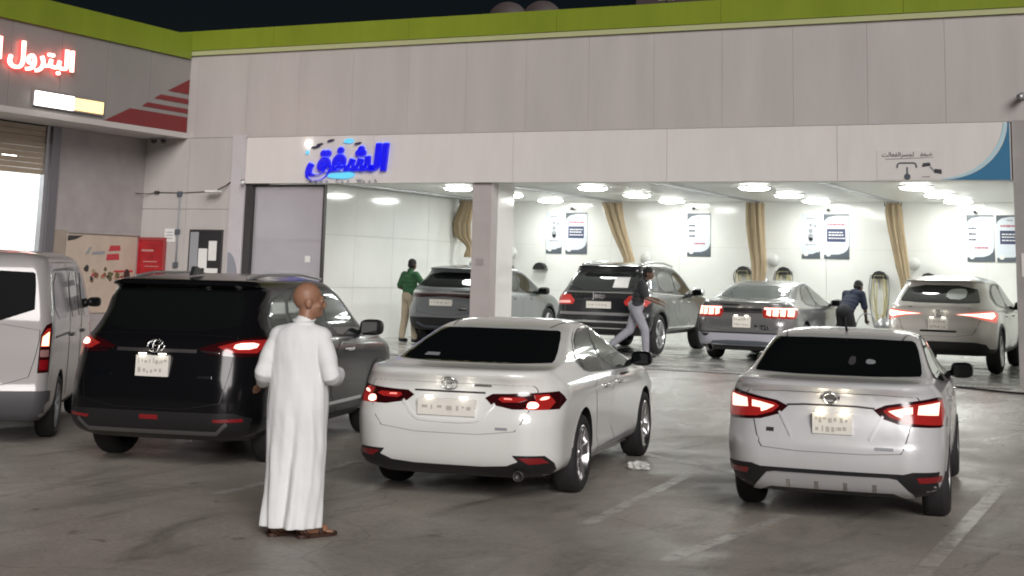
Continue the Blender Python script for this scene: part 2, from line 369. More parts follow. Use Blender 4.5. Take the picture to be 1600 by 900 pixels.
# curtains tied back at the rear ends of the rails
def curtain(x0, ztop, pts, label, seed, yc=32.55):
    t = thing('curtain', label, 'curtain', (x0, yc, ZF), 0, 'tan bay curtains')
    rnd = random.Random(seed); n = 64; ph = [rnd.uniform(0, 6.28) for _ in range(4)]; v = []; f = []; m_ = len(pts) * 4
    P = [Vector(p) for p in pts]
    for j in range(m_ + 1):
        u = j / m_ * (len(pts) - 1); a = min(int(u), len(pts) - 2); w_ = u - a; w_ = w_ * w_ * (3 - 2 * w_); c = P[a].lerp(P[a + 1], w_)      # x, z, half width
        for k in range(n):
            th = 2 * math.pi * k / n; fold = 1 + 0.16 * math.cos(9 * th + ph[0] + j * 0.06) + 0.09 * math.cos(15 * th + ph[1] - j * 0.09) + 0.05 * math.cos(23 * th + ph[2])
            v.append((c[0] + c[2] * fold * math.cos(th), c[2] * 0.75 * fold * math.sin(th), c[1] - ZF))
    for j in range(m_):
        for k in range(n): f.append((j * n + k, j * n + (k + 1) % n, (j + 1) * n + (k + 1) % n, (j + 1) * n + k))
    f.append(tuple(range(n))); f.append(tuple(range(m_ * n, m_ * n + n)))
    obj('drape', mesh('drape', v, f, True), M_cloth, t)
    hb = MB()
    for k in range(7): hb.box(pts[0][0] - 0.2 + k * 0.06, pts[0][0] - 0.185 + k * 0.06, -0.02, 0.02, ztop - ZF - 0.06, ztop - ZF + 0.03)
    hb.build('hooks', M_dark, t); t.children[-1]['kind'] = 'stuff'
    return t
curtain(-16.5, 3.56, [(0.02, 3.56, .12), (-0.02, 3.35, .17), (-0.12, 3.0, .20), (-0.08, 2.7, .18), (0.1, 2.5, .09), (0.13, 2.42, .07), (0.12, 2.28, .11), (0.12, 2.2, .12)], 'tan curtain bunched behind the grey front pillar', 1, 31.5)
curtain(-13.0, 3.57, [(-0.12, 3.57, .22), (-0.08, 3.45, .2), (-0.02, 3.2, .18), (0.12, 2.8, .16), (0.26, 2.45, .13), (0.34, 2.25, .12), (0.36, 1.9, .13), (0.36, 1.2, .16)], 'tan curtain slanting down behind the roof of the black off-road car', 2)
curtain(-9.58, 3.57, [(0.0, 3.57, .2), (0.0, 3.45, .19), (0.01, 3.1, .19), (0.05, 2.6, .17), (0.09, 2.2, .15), (0.08, 1.9, .13), (0.08, 1.2, .15)], 'straight tan curtain hanging above the grey sedan', 3)
curtain(-6.45, 3.57, [(0.0, 3.57, .14), (0.0, 3.4, .16), (0.04, 3.0, .15), (0.1, 2.6, .14), (0.16, 2.2, .13), (0.22, 1.9, .1), (0.25, 1.6, .1), (0.26, 1.0, .14)], 'narrow tan curtain beside the silver crossover', 4)

# posters on the back wall
def poster(x0, kind, label, w=0.57):
    t = thing('poster', label, 'poster', (x0, YB - 0.004, 2.35), 0, 'posters on the bay back wall')
    h = 1.0; pl = lambda n, q, m, d: MB().prism(q, -0.012 - d, -0.002, 'y').build(n, m, t)
    MB().box(0, w, -0.012, -0.001, 0, h).build('sheet', mat('poster_sheet', (.60, .64, .70), .35, var=.04, vscale=4), t)
    pl('bottom_print', [(0, 0), (w, 0), (w, .30 * (1 if kind != 'hand' else .6)), (w * .93, .20 * (1 if kind != 'hand' else .7)), (w * .8, .14), (w * .6, .10), (0, .09)], M_slate, .002)
    pl('badge', arc(.1, .1, .055, .05, 0, 360, 14)[:-1], M_paper, .004)
    if kind != 'hand': pl('top_print', [(0, h), (w, h), (w, h - .03), (w * .5, h - .035), (w * .2, h - .07), (w * .06, h - .13), (0, h - .2)], M_slate, .002)
    def lines(name, cx, z, ww, m, hh=.035):
        mb = MB(); a = cx - ww / 2; rr = random.Random(int(z * 1000) + kind.__hash__() % 7)
        while a < cx + ww / 2:
            b = min(a + rr.uniform(.03, .09), cx + ww / 2); mb.box(a, b, -0.0165, -0.002, z - hh * rr.uniform(.4, .55), z + hh * rr.uniform(.3, .5)); a = b + .008
        mb.build(name, m, t)
    if kind == 'box':
        lines('heading', w / 2, .89, .12, M_inkgrey); lines('headline', w / 2, .77, .40, mat('poster_red', (.42, .16, .2), .5), .05)
        MB().box(.07, w - .08, -0.0155, -0.002, .38, .67, .004).build('dark_box', M_navy, t)
        mb = MB()
        for z in (.59, .53, .46):
            a = .11
            while a < w - .14: b = a + random.uniform(.03, .07); mb.box(a, b, -0.018, -0.0156, z - .012, z + .012); a = b + .012
        mb.build('box_text', M_paper, t)
    elif kind == 'list':
        lines('heading', w / 2, .88, .10, M_inkgrey)
        for z in (.71, .59, .47): lines('line', .12, z, .16, M_ink, .045); lines('line', .36, z - .005, .2, mat('poster_pale', (.5, .52, .55), .5), .015)
        lines('price', .3, .30, .28, mat('poster_red', (.42, .16, .2), .5), .045)
    else:
        lines('heading', w * .5, .9, .18, M_inkgrey, .04)
        for z, r in ((.75, .035), (.62, .05), (.48, .07), (.42, .05)): pl('picture', arc(w * .5, z, r, r * 1.1, 0, 360, 12)[:-1], M_inkgrey, .003)
        pl('picture', arc(w * .75, .73, .03, .045, 0, 360, 12)[:-1], M_inkgrey, .003)
        lines('caption', w * .5, .31, .24, M_inkgrey, .03)
poster(-15.02, 'hand', 'narrow white poster right of the front pillar, left of the dark box poster', .42)
poster(-14.50, 'box', 'poster with dark blue box left of the curtain over the black off-road car')
poster(-11.36, 'list', 'lone poster with a price list above the black off-road car')
poster(-8.62, 'hand', 'narrow white picture poster above the grey sedan', .42)
poster(-8.11, 'box', 'poster with dark blue box above the grey sedan')
poster(-4.98, 'list', 'price list poster above the silver crossover')
poster(-4.36, 'box', 'poster cut off by the right pier', .57)

# hose holders on the back wall
M_hose = mat('yellow_hose', (0.55, 0.49, 0.28), 0.5); M_hosed = mat('grey_hose', (0.25, 0.25, 0.24), 0.5)
def holder(xh, zh, label, hose):
    t = thing('hose_holder', label, 'hose holder', (xh, YB, zh), 0, 'hose holders on the back wall')
    MB().prism([(-.17, -.05), (.17, -.05), (.15, .03), (.09, .1), (0, .125), (-.09, .1), (-.15, .03)], -0.16, -0.004, 'y').build('bracket', M_black, t)
    if hose:
        for k, (rx, m) in enumerate(((.24, M_hosed), (.28, M_hosed), (.15, M_hose), (.19, M_hose), (.11, M_hose), (.21, M_hose))):
            d = hose * (1 - .07 * k); pts = [(rx * .6 * math.cos(R_(a)) * (1 + .6 * max(0, -math.sin(R_(a)))**.6) + .03 * math.sin(3 * R_(a) + k), -0.09 - .012 * k, (.0 if math.sin(R_(a)) > 0 else d) * math.sin(R_(a)) + .02) for a in range(0, 361, 12)]
            MB().tube(pts, 0.012, 6, False).build('hose', m, t, True)
holder(-15.14, 2.0, 'black hose holder on the wall between pillar and black off-road car', 0)
holder(-16.05, 1.98, 'black hose holder just right of the front pillar', 0)
holder(-9.97, 2.02, 'black hose holder left of the straight tan curtain', .5)
holder(-9.02, 2.02, 'black hose holder right of the straight tan curtain', .6)
holder(-6.86, 1.98, 'black hose holder with hanging yellow hose behind the navy shirted worker', 1.35)
holder(-5.80, 1.96, 'black hose holder above the roof of the silver crossover', .6)
M_cable = mat('small_camera', (.05, .05, .05), .5)
for xx, zz, lb in ((-14.33, 3.45, 'above the poster pair by the pillar'), (-11.2, 3.47, 'above the lone price list'), (-8.0, 3.45, 'above the poster pair over the grey sedan'), (-4.8, 3.42, 'above the poster by the right pier')):
    t = thing('security_camera', 'small dark camera on the bay wall ' + lb, 'camera', (xx, YB, zz), 0, 'bay wall cameras')
    MB().box(-.03, .03, -.03, -.003, -.02, .02, .004).build('mount', M_cable, t); MB().tube([(0, -.03, 0), (.02, -.14, -.02)], .028, 10).build('housing', M_cable, t, True)
for xx, zz, lb in ((-15.9, 2.35, 'left of the poster pair by the pillar'), (-12.35, 2.28, 'right of the slanting curtain'), (-9.25, 2.3, 'right of the straight curtain'), (-6.1, 2.28, 'right of the narrow curtain')):
    t = thing('wall_fan', 'small pale wall fan ' + lb, 'fan', (xx, YB, zz), 0, 'small wall fans')
    MB().lathe([(-.1, .13), (-.13, .14), (-.16, .13), (-.165, .02)], 20, 'y').build('cage', mat('fan_white', (.62, .62, .6), .5), t, True)
    MB().tube([(0, -.004, -.12), (0, -.1, -.02)], .02, 8).build('arm', M_grey, t, True)

# ------------------------------------------------------------------ logo sign of the car wash
M_sb = mat('sign_blue', (0.0, 0.0, 0.35), 0.3, emit=(0.004, 0.004, 0.60), es=.42)
M_sb2 = mat('sign_blue_edge', (0.1, 0.15, 0.8), 0.3, emit=(0.10, 0.16, 1.0), es=.6)
M_sc = mat('sign_cyan', (0.1, 0.5, 0.7), 0.3, emit=(0.12, 0.55, 1.0), es=.28)
M_sdk = mat('sign_dark', (0.01, 0.01, 0.06), 0.3)
lg = thing('logo_sign', 'glowing blue Arabic logo sign on the pale board, small Latin words below', 'sign', (-15.70, YF - 0.095, 3.50))
let = letters("\ufed6\ufed4\ufeb8\ufedf\ufe8d", 0.80, 0.035, 0.034)
W_ = 0.80 * 2.5763; sx = 1.72 / W_
for k, (me, ox) in enumerate(let):
    for vv in me.vertices: vv.co = Vector(((vv.co.x + ox) * sx + 0.06 + vv.co.y * 0.10, -vv.co.z - 0.045, (vv.co.y + .17) * 0.80 + 0.06 ))
    o = obj('letter', me, M_sb, lg)
    me2 = me.copy(); me2.materials.clear()
    for vv in me2.vertices: vv.co.y = 0.0 + (vv.co.y + 0.045) * 0.12 - 0.004; vv.co.z += 0.022; vv.co.x -= 0.022
    obj('letter_glow', me2, M_sb2, lg)
MB().prism(chaikin([(.5, .04), (1.05, .02), (1.14, .13), (.95, .16), (.8, .135), (.55, .13)], 2), -0.03, -0.004, 'y').build('cyan_wave', M_sc, lg)
MB().prism(chaikin([(.84, .70), (1.04, .69), (1.08, .76), (.96, .79), (.87, .76)], 2), -0.03, -0.004, 'y').build('cyan_emblem', M_sc, lg)
MB().prism(chaikin([(.0, .50), (.07, .49), (.07, .57), (.02, .57)], 2), -0.03, -0.004, 'y').build('cyan_drop', M_sc, lg)
for a, b, c, d in ((.14, .60, .18, .035), (.26, .65, .12, .035), (.50, .72, .13, .035), (1.1, .66, .14, .03)):
    MB().prism(chaikin([(a, b), (a + c, b + .03), (a + c, b + .03 + d), (a, b + d)], 1), -0.05, -0.004, 'y').build('dark_stroke', M_sdk, lg)
MB().lathe([(-.05, .002), (-.05, .038), (-.02, .045), (-.004, .042)], 18, 'y', (.04, 0, .70)).build('lit_dot', mat('sign_led', (1, 1, 1), .4, emit=(1, 1, 1), es=5), lg, True)
xx = 0.10
for w_ in ('Aqua', 'Car', 'Wash'):
    for ch in w_:
        me = text_mesh(ch, 0.105, 0.006, 0.003)
        for vv in me.vertices: vv.co = Vector((vv.co.x + xx, -vv.co.z - 0.012, vv.co.y - 0.052))
        obj('latin_letter', me, M_inkgrey, lg); xx += 0.128
    xx += 0.088

# small price notice beside the blue print
nt_ = thing('wall_notice', 'pale Arabic notice with small drawings on the board near the blue curve', 'sign', (-4.85, YF - 0.092, 3.46))
MB().box(-.02, 1.02, -.004, .0, 0.0, .46).build('sheet', mat('notice_sheet', (.63, .605, .58), .5, var=.05), nt_)
x = .06
for wd in ("\ufe96\ufedf\ufe8e\ufecc\ufed4\ufedf\ufe8d", "\ufeae\ufeb4\ufea0\ufedf", "\ufed4\ufecc\ufebf"):
    for me, ox in letters(wd, .095, .002, .001):
        for vv in me.vertices: vv.co = Vector((vv.co.x + ox + x, -vv.co.z - .006, vv.co.y + .37))
        obj('letter', me, M_ink, nt_)
    x += .30
MB().prism([(.12, .32), (.86, .345), (.86, .355), (.12, .335)], -.008, -.004, 'y').build('underline', M_inkgrey, nt_)
MB().tube([(.30, -.008, .19), (.31, -.008, .25), (.34, -.008, .265), (.56, -.008, .265), (.59, -.008, .25), (.60, -.008, .19)], .012, 6).build('drawing', M_slate, nt_)
MB().tube([(.455, -.008, .20), (.455, -.008, .06)], .012, 6).build('drawing', M_slate, nt_)
MB().lathe([(-.012, .002), (-.012, .05), (-.004, .05)], 12, 'y', (.455, 0, .05)).build('drawing', M_slate, nt_)
MB().prism([(.68, .2), (.82, .22), (.80, .27), (.70, .26)], -.01, -.004, 'y').build('drawing', M_ink, nt_)
MB().prism([(.86, .11), (.98, .09), (.98, .16), (.88, .17)], -.01, -.004, 'y').build('drawing', M_ink, nt_)
MB().prism([(.68, .04), (.80, .04), (.80, .055), (.68, .055)], -.01, -.004, 'y').build('drawing', M_inkgrey, nt_)
MB().prism([(.79, .2), (.82, .21), (.90, .13), (.87, .12)], -.01, -.004, 'y').build('drawing', M_inkgrey, nt_)

# ------------------------------------------------------------------ rooftop things
def dish(x, y, lab, r):
    t = thing('satellite_dish', lab, 'dish', (x, y, 5.95), R_(12), 'satellite dishes on the roof')
    MB().lathe([(0.16, r), (0.09, r * .8), (0.03, r * .5), (0.0, 0.01), (-.02, .01), (.01, r * .5), (.07, r * .8), (.14, r)], 26, 'y', (0, 0, .78)).build('reflector', mat('dish_paint', (.055, .042, .04), .6, var=.15), t, True)
    MB().tube([(0, 0.02, 0), (0, 0.02, .75)], .035, 8).build('mast', M_dark, t, True); MB().tube([(0, -.02, .4), (0, -.45, .75)], .015, 6).build('arm', M_dark, t, True)
dish(-12.45, 25.2, 'dim satellite dish on the roof, the left of two', .42)
dish(-11.75, 25.3, 'dim satellite dish on the roof, the right of two', .42)
fl = thing('floodlight', 'small white floodlight fixed on the green parapet', 'floodlight', (-8.5, YF + 0.1, 6.53))
MB().box(-.13, .13, -.05, .05, .08, .2, .01).build('housing', M_paper, fl); MB().box(-.02, .02, -.02, .02, 0, .08).build('stem', M_dark, fl)
MB().box(-.11, .11, -.06, -.051, .095, .185).build('lens', M_paper, fl)
rr_ = thing('roof_room', 'dark brown plant room standing on the roof behind the parapet', 'roof room', (-6.2, 27.5, 5.95))
MB().box(-4.4, 6, 0, 3, 0, 1.6).build('wall', mat('dark_render', (.045, .03, .03), .8, var=.1), rr_); MB().box(-4.5, 6.1, -.1, 3.1, 1.6, 1.7).build('roof', M_dark, rr_)

# ------------------------------------------------------------------ left wing: petrol shop
wing = thing('petrol_shop', 'petrol station shop wing with lit shutter opening and grey fascia', 'building', (0, 0, 0))
XFc, XW = -18.65, -19.66
wp = lambda n, x0, x1, y0, y1, z0, z1, m, bev=0.0: part(n, x0, x1, y0, y1, z0, z1, m, wing, bev)
y = YF - 0.01; i = 0
while y > 9:
    w = 1.22; wp('fascia_panel', XFc - 0.03, XFc + 0.002 * (i % 2), y - w + .006, y - .006 if i else y - .002, 4.47, 5.96, M_wall if False else mat('fascia_grey', (.25, .235, .225), .45, var=.08, vscale=1.0)); y -= w; i += 1
wp('fascia_core', XW, XFc - 0.032, 9, YF - .012, 4.40, 6.3, M_gap)
wp('fascia_lip', XW + .01, XFc + .04, 9, YF - .012, 4.36, 4.465, mat('lip_grey', (.50, .47, .45), .4))
y = YF - .075
while y > 9: wp('parapet_panel', XW, XFc + .05, y - 3.05 + .003, y, 5.965, 6.45, M_green); y -= 3.05
wp('wall', XW - .25, XW, 20.90, YF + .02, 0.0, 4.36, M_wall)
wp('wall', XW - .25, XW, 9, 17.2, 0.0, 4.36, M_wall)
wp('wall_dado', XW, XW + .012, 20.92, 21.28, .1, 2.45, mat('dado_tan', (.32, .27, .22), .6, var=.12))
wp('shutter_post', XW - .12, XW + .06, 20.68, 20.895, .05, 4.355, mat('post_grey', (.17, .165, .18), .35, .4))
wp('shutter_track', XW - .10, XW + .01, 20.58, 20.678, .05, 4.355, M_grey)
sh = None
for k in range(9):
    z0 = 3.44 + k * .1; MB().box(XW - .07, XW - .03 + .008 * (k % 2), 17.2, 20.578, z0 + .003, z0 + .097, .006).build('shutter_slat', M_beige, wing)
# bright shop room
M_room = mat('room_white', (.85, .85, .85), .5, var=.04)
wp('room_floor', -24.5, XW - .25, 15, 23, .02, .08, M_room); wp('room_back', -24.6, -24.5, 15, 23, .02, 4.3, M_room)
wp('room_side', -24.5, XW - .26, 22.9, 23, .08, 4.3, M_room); wp('room_side', -24.5, XW - .26, 15, 15.1, .08, 4.3, M_room); wp('room_ceiling', -24.5, XW - .26, 15, 23, 4.0, 4.1, M_room)
for k, yy in enumerate((16.5, 18.3, 20.1, 21.9)):
    t = thing('ceiling_light', 'bright strip light inside the shop, %s from the shutter post' % ('fourth', 'third', 'second', 'first')[k], 'lamp', (-22, yy, 4.0), 0, 'strip lights in the shop')
    MB().box(-1.6, 1.6, -.17, .17, -.05, -.001, .005).build('housing', M_paper, t); MB().box(-1.55, 1.55, -.14, .14, -.06, -.051).build('diffuser', mat('shop_tube', (1, 1, 1), .5, emit=(.95, 1, 1), es=13), t)
pb = thing('price_board', 'white standing board with faint print inside the bright shop', 'board', (-20.6, 18.9, .08), R_(90))
MB().box(-1.2, .62, -.03, .03, 1.55, 2.72, .01).build('panel', M_paper, pb); MB().box(.60, .68, -.05, .05, 0, 2.85).build('post', M_grey, pb); MB().box(-1.25, -1.17, -.05, .05, 0, 2.85).build('post', M_grey, pb)
for k in range(3): MB().box(-.2 - .1 * k, .45, -.034, -.0305, 2.0 + .2 * k, 2.05 + .2 * k).build('print', M_inkgrey, pb)

# red striped print on the wing fascia (in the plane y, z)
rd = thing('red_stripes', 'dark red striped triangle on the shop fascia near the corner', 'sign', (XFc + .003, 20.9, 4.47))
def fpoly(n, q, m=M_red, d=.008): MB().prism([(a - 20.9, b - 4.47) for a, b in q], 0, d, 'x').build(n, m, rd)
fpoly('stripe', [(20.95, 4.472), (23.37, 4.472), (23.37, 4.78), (21.65, 4.78)])
fpoly('stripe', [(21.98, 4.86), (23.37, 4.86), (23.37, 4.95), (22.14, 4.95)])
fpoly('stripe', [(22.32, 5.05), (23.37, 5.05), (23.37, 5.15), (22.52, 5.15)])
fpoly('stripe', [(22.72, 5.25), (23.37, 5.25), (23.37, 5.55)])
lb_ = thing('light_box', 'bright light box on the shop fascia, white left half and yellow right half', 'light box', (XFc + .005, 19.1, 4.56))
MB().box(0, .05, -.02, 1.76, -.02, .26, .01).build('housing', M_grey, lb_)
MB().box(.051, .075, .0, 0.95, .0, .24, .008).build('white_half', mat('box_white', (1, 1, 1), .5, emit=(1, .97, .9), es=5), lb_)
MB().box(.051, .07, .955, 1.74, .01, .23, .008).build('yellow_half', mat('box_yellow', (1, .9, .6), .5, emit=(1, .56, .17), es=.8), lb_)
# neon word on the fascia
M_neon = mat('neon_face', (1, .5, .45), .4, emit=(1, .33, .27), es=3.2); M_neonr = mat('neon_red', (.6, .02, .02), .4, emit=(1, .03, .03), es=2.4)
ne = thing('neon_sign', 'glowing red Arabic letters on the shop fascia, cut by the left edge', 'sign', (XFc + .004, 18.38, 5.08))
for wd, off_ in (("\ufedd\ufeed\ufead\ufe98\ufe92\ufedf\ufe8d", 0.0), ("\ufedf\ufe8d", -.43)):
    for me, ox in letters(wd, .56, .02, .008):
        me2 = me.copy()
        for vv in me.vertices: q = vv.co.copy(); vv.co = Vector((q.z + .07, (q.x + ox) * 1.06 + off_, q.y * .92 + .17))
        for vv in me2.vertices: q = vv.co.copy(); vv.co = Vector((q.z * .8 + .03, (q.x + ox) * 1.06 + off_, q.y * .92 + .17))
        obj('letter', me, M_neon, ne); obj('letter_back', me2, M_neonr, ne)

# things on the blank wall in the corner
rdoor = thing('red_door', 'red metal door with pale scuffs in the building corner', 'door', (-19.36, YF - .004, .34))
MB().box(-.34, .34, -.05, -.005, .0, 1.98).build('leaf', M_reddoor, rdoor)
for q in ((-.38, -.341, 0, 2.04), (.341, .38, 0, 2.04)): MB().box(q[0], q[1], -.06, -.001, q[2], q[3]).build('frame', mat('red_frame', (.30, .05, .05), .5), rdoor)
MB().box(-.34, .34, -.06, -.001, 1.985, 2.04).build('frame', MATS['red_frame'], rdoor)
for a, b, c, d in ((-.2, .1, 1.76, 1.80), (-.15, .2, 1.55, 1.57), (.12, .18, 1.25, 1.33), (-.1, .25, 1.46, 1.475)): MB().box(a, b, -.0545, -.0505, c, d).build('scuff', mat('scuff', (.45, .22, .2), .7), rdoor)
nb = thing('notice_window', 'black recessed notice window with white papers left of the grey pier', 'notice board', (-18.0, YF - .005, 1.5))
MB().box(-.38, .38, -.02, -.002, -.2, 1.02).build('back', M_black, nb)
MB().box(-.38, -.18, -.03, -.021, -.19, 1.0).build('side_reveal', M_inkgrey, nb)
for a, b, c, d in ((.08, .27, .45, .83), (-.16, .05, .30, .68), (.0, .32, .08, .30), (-.15, -.08, -.1, .02)): MB().box(a, b, -.03, -.021, c, d).build('paper', M_paper, nb)
for a, b, c, d in ((-.40, .40, 1.02, 1.05), (-.40, -.38, -.22, 1.02), (.38, .40, -.22, 1.02)): MB().box(a, b, -.04, -.003, c, d).build('frame', M_dark, nb)
qd = thing('arch_print', 'grey quarter circle print on the pale pier', 'sign', (-17.43, YF - .062, 1.5))
MB().prism([(0, 0), (.26, 0)] + arc(0, 0, .26, .62, 0, 90, 12), -.004, 0, 'y').build('print', mat('arch_grey', (.24, .25, .28), .5), qd)
cd = thing('conduit', 'thin vertical conduit with boxes on the blank wall', 'conduit', (-18.71, YF - .004, 1.5))
MB().tube([(0, -.02, .35), (0, -.02, 1.75)], .018, 8).build('pipe', M_inkgrey, cd, True)
for z in (.35, 1.0, 1.75): MB().box(-.05, .05, -.06, -.002, z - .05, z + .05, .008).build('junction_box', M_slate, cd)
ps = thing('paper_sign', 'small white paper sign left of the conduit', 'sign', (-18.88, YF - .004, 2.3)); MB().box(-.16, .1, -.012, -.001, 0, .26).build('sheet', M_paper, ps)
for k in range(3): MB().box(-.12, .05, -.015, -.0125, .06 + .06 * k, .075 + .06 * k).build('print', M_inkgrey, ps)
wlp = thing('wall_lamp', 'thin arm wall lamp with flat white head left of the pier', 'lamp', (-17.55, YF - .06, 3.3))
MB().tube([(0.05, .05, .18), (0, -.04, .1), (-.12, -.12, .02)], .014, 6).build('arm', M_dark, wlp, True); MB().box(-.36, -.06, -.22, -.06, -.03, .01, .008).build('head', M_paper, wlp); MB().box(-.34, -.08, -.2, -.08, -.036, -.031).build('lens', M_paper, wlp)
cc = thing('twin_camera', 'pair of dark camera domes under the fascia corner', 'camera', (-19.15, YF - .25, 4.355))
MB().box(-.2, .2, -.05, .05, -.03, -.001).build('bar', M_grey, cc)
for s_ in (-1, 1): MB().lathe([(-.03, .06), (-.07, .055), (-.1, .035), (-.11, .002)], 14, 'z', (s_ * .12, 0, 0)).build('dome', M_black, cc, True)
c2 = thing('bullet_camera', 'small white camera at the lower left end of the pale board', 'camera', (-17.12, YF - .1, 3.48))
MB().tube([(0, 0, 0), (.06, -.12, -.03)], .035, 10).build('housing', M_paper, c2, True); MB().box(-.05, .02, -.02, .03, -.04, .04, .006).build('mount', M_dark, c2)
c3 = thing('corner_camera', 'grey camera on the wall at the right edge', 'camera', (-2.62, YF - .005, 4.75))
MB().tube([(0, -.05, 0), (-.04, -.26, -.05)], .05, 10).build('housing', M_grey, c3, True); MB().box(-.05, .05, -.06, -.001, -.05, .05, .006).build('mount', M_grey, c3)
cb = thing('wall_cable', 'thin cable run with hook on the blank wall', 'cable', (-19.6, YF - .004, 3.25))
MB().tube([(-.05, -.25, .0), (.1, -.04, .0), (.3, -.015, .03), (.9, -.012, .02), (1.9, -.02, .06)], .008, 6).build('cable', M_dark, cb, True); MB().box(.26, .36, -.05, -.002, 0, .06, .006).build('clip', M_dark, cb)
# banner on the wing wall
bn = thing('banner', 'cream printed banner with red logo on the shop wall', 'banner', (XW + .004, 21.3, 1.2))
MB().box(.0, .02, 0, 1.98, -.3, 1.2).build('sheet', M_cream, bn)
MB().box(.0, .05, -.03, 2.0, 1.201, 1.25).build('rail', M_wall, bn)
for q, m in (([(0.0, 1.05), (.0, 1.15), (.42, 1.16), (.2, 1.08)], M_dark), ([(1.15, .88), (1.5, .90), (1.48, 1.0), (1.2, .99)], M_inkred), ([(1.1, .70), (1.48, .72), (1.46, .84), (1.12, .82)], M_inkred), ([(1.35, .47), (1.9, .48), (1.9, .52), (1.35, .51)], M_inkred),
             ([(.5, .80), (.62, .96), (.68, .95), (.6, .82)], M_inkgrey), ([(.68, .80), (1.05, .82), (1.05, .88), (.7, .86)], M_inkgrey)):
    MB().prism(q, .021, .025, 'x').build('print', m, bn)
rn = random.Random(11)
M_pr = [mat('print_olive', (.12, .11, .05), .6), mat('print_brown', (.17, .09, .05), .6), M_inkred, M_dark, mat('print_sand', (.34, .26, .17), .6)]
for k in range(26):                                              # goods pictured along the lower edge of the banner
    a = .55 + 1.2 * rn.random(); z = .32 + .12 * rn.random() + (.16 * rn.random() if k % 4 == 0 else 0); r = rn.uniform(.03, .075)
    MB().prism([(a + r * rn.uniform(.7, 1.3) * math.cos(q * .7854), z + r * rn.uniform(.5, 1.0) * math.sin(q * .7854)) for q in range(8)], .021, .026 + .0004 * k, 'x').build('picture', M_pr[k % 5], bn)
MB().prism(arc(1.72, .38, .09, .16, 0, 360, 16)[:-1], .021, .04, 'x').build('picture', M_dark, bn)

# ------------------------------------------------------------------ vehicles
def pchip(t, y, q):
    t = np.array(t, float); y = np.array(y, float); h = np.diff(t); d = np.diff(y) / h; m = np.zeros_like(y)
    m[0] = d[0]; m[-1] = d[-1]
    for i in range(1, len(y) - 1):
        if d[i - 1] * d[i] > 0:
            w1 = 2 * h[i] + h[i - 1]; w2 = h[i] + 2 * h[i - 1]; m[i] = (w1 + w2) / (w1 / d[i - 1] + w2 / d[i])
    i = np.clip(np.searchsorted(t, q) - 1, 0, len(h) - 1); s = (q - t[i]) / h[i]
    return (2 * s**3 - 3 * s**2 + 1) * y[i] + (s**3 - 2 * s**2 + s) * h[i] * m[i] + (-2 * s**3 + 3 * s**2) * y[i + 1] + (s**3 - s**2) * h[i] * m[i + 1]
def body_mesh(keys, blackz, flare=()):
    K = np.array(keys, float); d = np.sqrt(np.diff(K[:, 0])**2 + (0.7 * np.diff(K[:, 1]))**2 + np.diff(K[:, 3])**2 + (0.3 * np.diff(K[:, 2]))**2) + 0.004
    t = np.concatenate([[0], np.cumsum(d)]); q = [0.0]
    for i in range(len(d)):
        n = max(2, int(math.ceil(d[i] / 0.035))); q += [t[i] + d[i] * (k + 1) / n for k in range(n)]
    q = np.array(q); A = np.stack([pchip(t, K[:, c], q) for c in range(K.shape[1])], 1)
    verts = []; nr = None
    for z, yr, yf, hw, rx, ry, bow, rxf, ryf in A:
        L = yf - yr; ry = min(ry, L * .45); ryf = min(ryf, L * .45); rx = min(rx, hw * .95); rxf = min(rxf, hw * .95)
        pts = []
        xi = hw - rx; yc = yr + bow * (xi / hw)**2
        for k in range(11): x = xi * k / 11; pts.append((x, yr + bow * (x / hw)**2))
        for k in range(12): a = math.pi / 2 * k / 12; pts.append((xi + rx * math.sin(a), yc + ry * (1 - math.cos(a))))
        xf = hw - rxf; y0 = yc + ry; y1 = yf - ryf
        for k in range(44): pts.append((hw, y0 + (y1 - y0) * k / 44))
        for k in range(10): a = math.pi / 2 * k / 10; pts.append((xf + rxf * math.cos(a), y1 + ryf * math.sin(a)))
        for k in range(7): pts.append((xf * (1 - k / 6), yf))
        P = []
        for x, y in pts:
            for ya, am in flare:
                if x > .3: x += am * math.exp(-((y - ya) / .34)**2) * math.exp(-((z - .45) / .28)**2)
            tp = (y - yr) / max(L, .01); x *= 1 - 0.05 * max(0, tp - .55)**2 * 4 * (1 if z < 1.1 else .6)
            P.append((x, y, z))
        full = P + [(-x, y, z_) for x, y, z_ in P[-2:0:-1]]; nr = len(full); verts += full
    nr_ = len(A); f = []; mi = []
    for j in range(nr_ - 1):
        for k in range(nr):
            f.append((j * nr + k, j * nr + (k + 1) % nr, (j + 1) * nr + (k + 1) % nr, (j + 1) * nr + k)); mi.append(1 if A[j, 0] < blackz else 0)
    n0 = len(verts); verts.append((0, (A[0, 1] + A[0, 2]) / 2, A[0, 0])); n1 = len(verts); verts.append((0, (A[-1, 1] + A[-1, 2]) / 2, A[-1, 0] + .001))
    for k in range(nr): f.append((n0, (k + 1) % nr, k)); mi.append(1); f.append((n1, (nr_ - 1) * nr + k, (nr_ - 1) * nr + (k + 1) % nr)); mi.append(0)
    me = mesh('body', verts, f, True); me.polygons.foreach_set('material_index', mi); return me

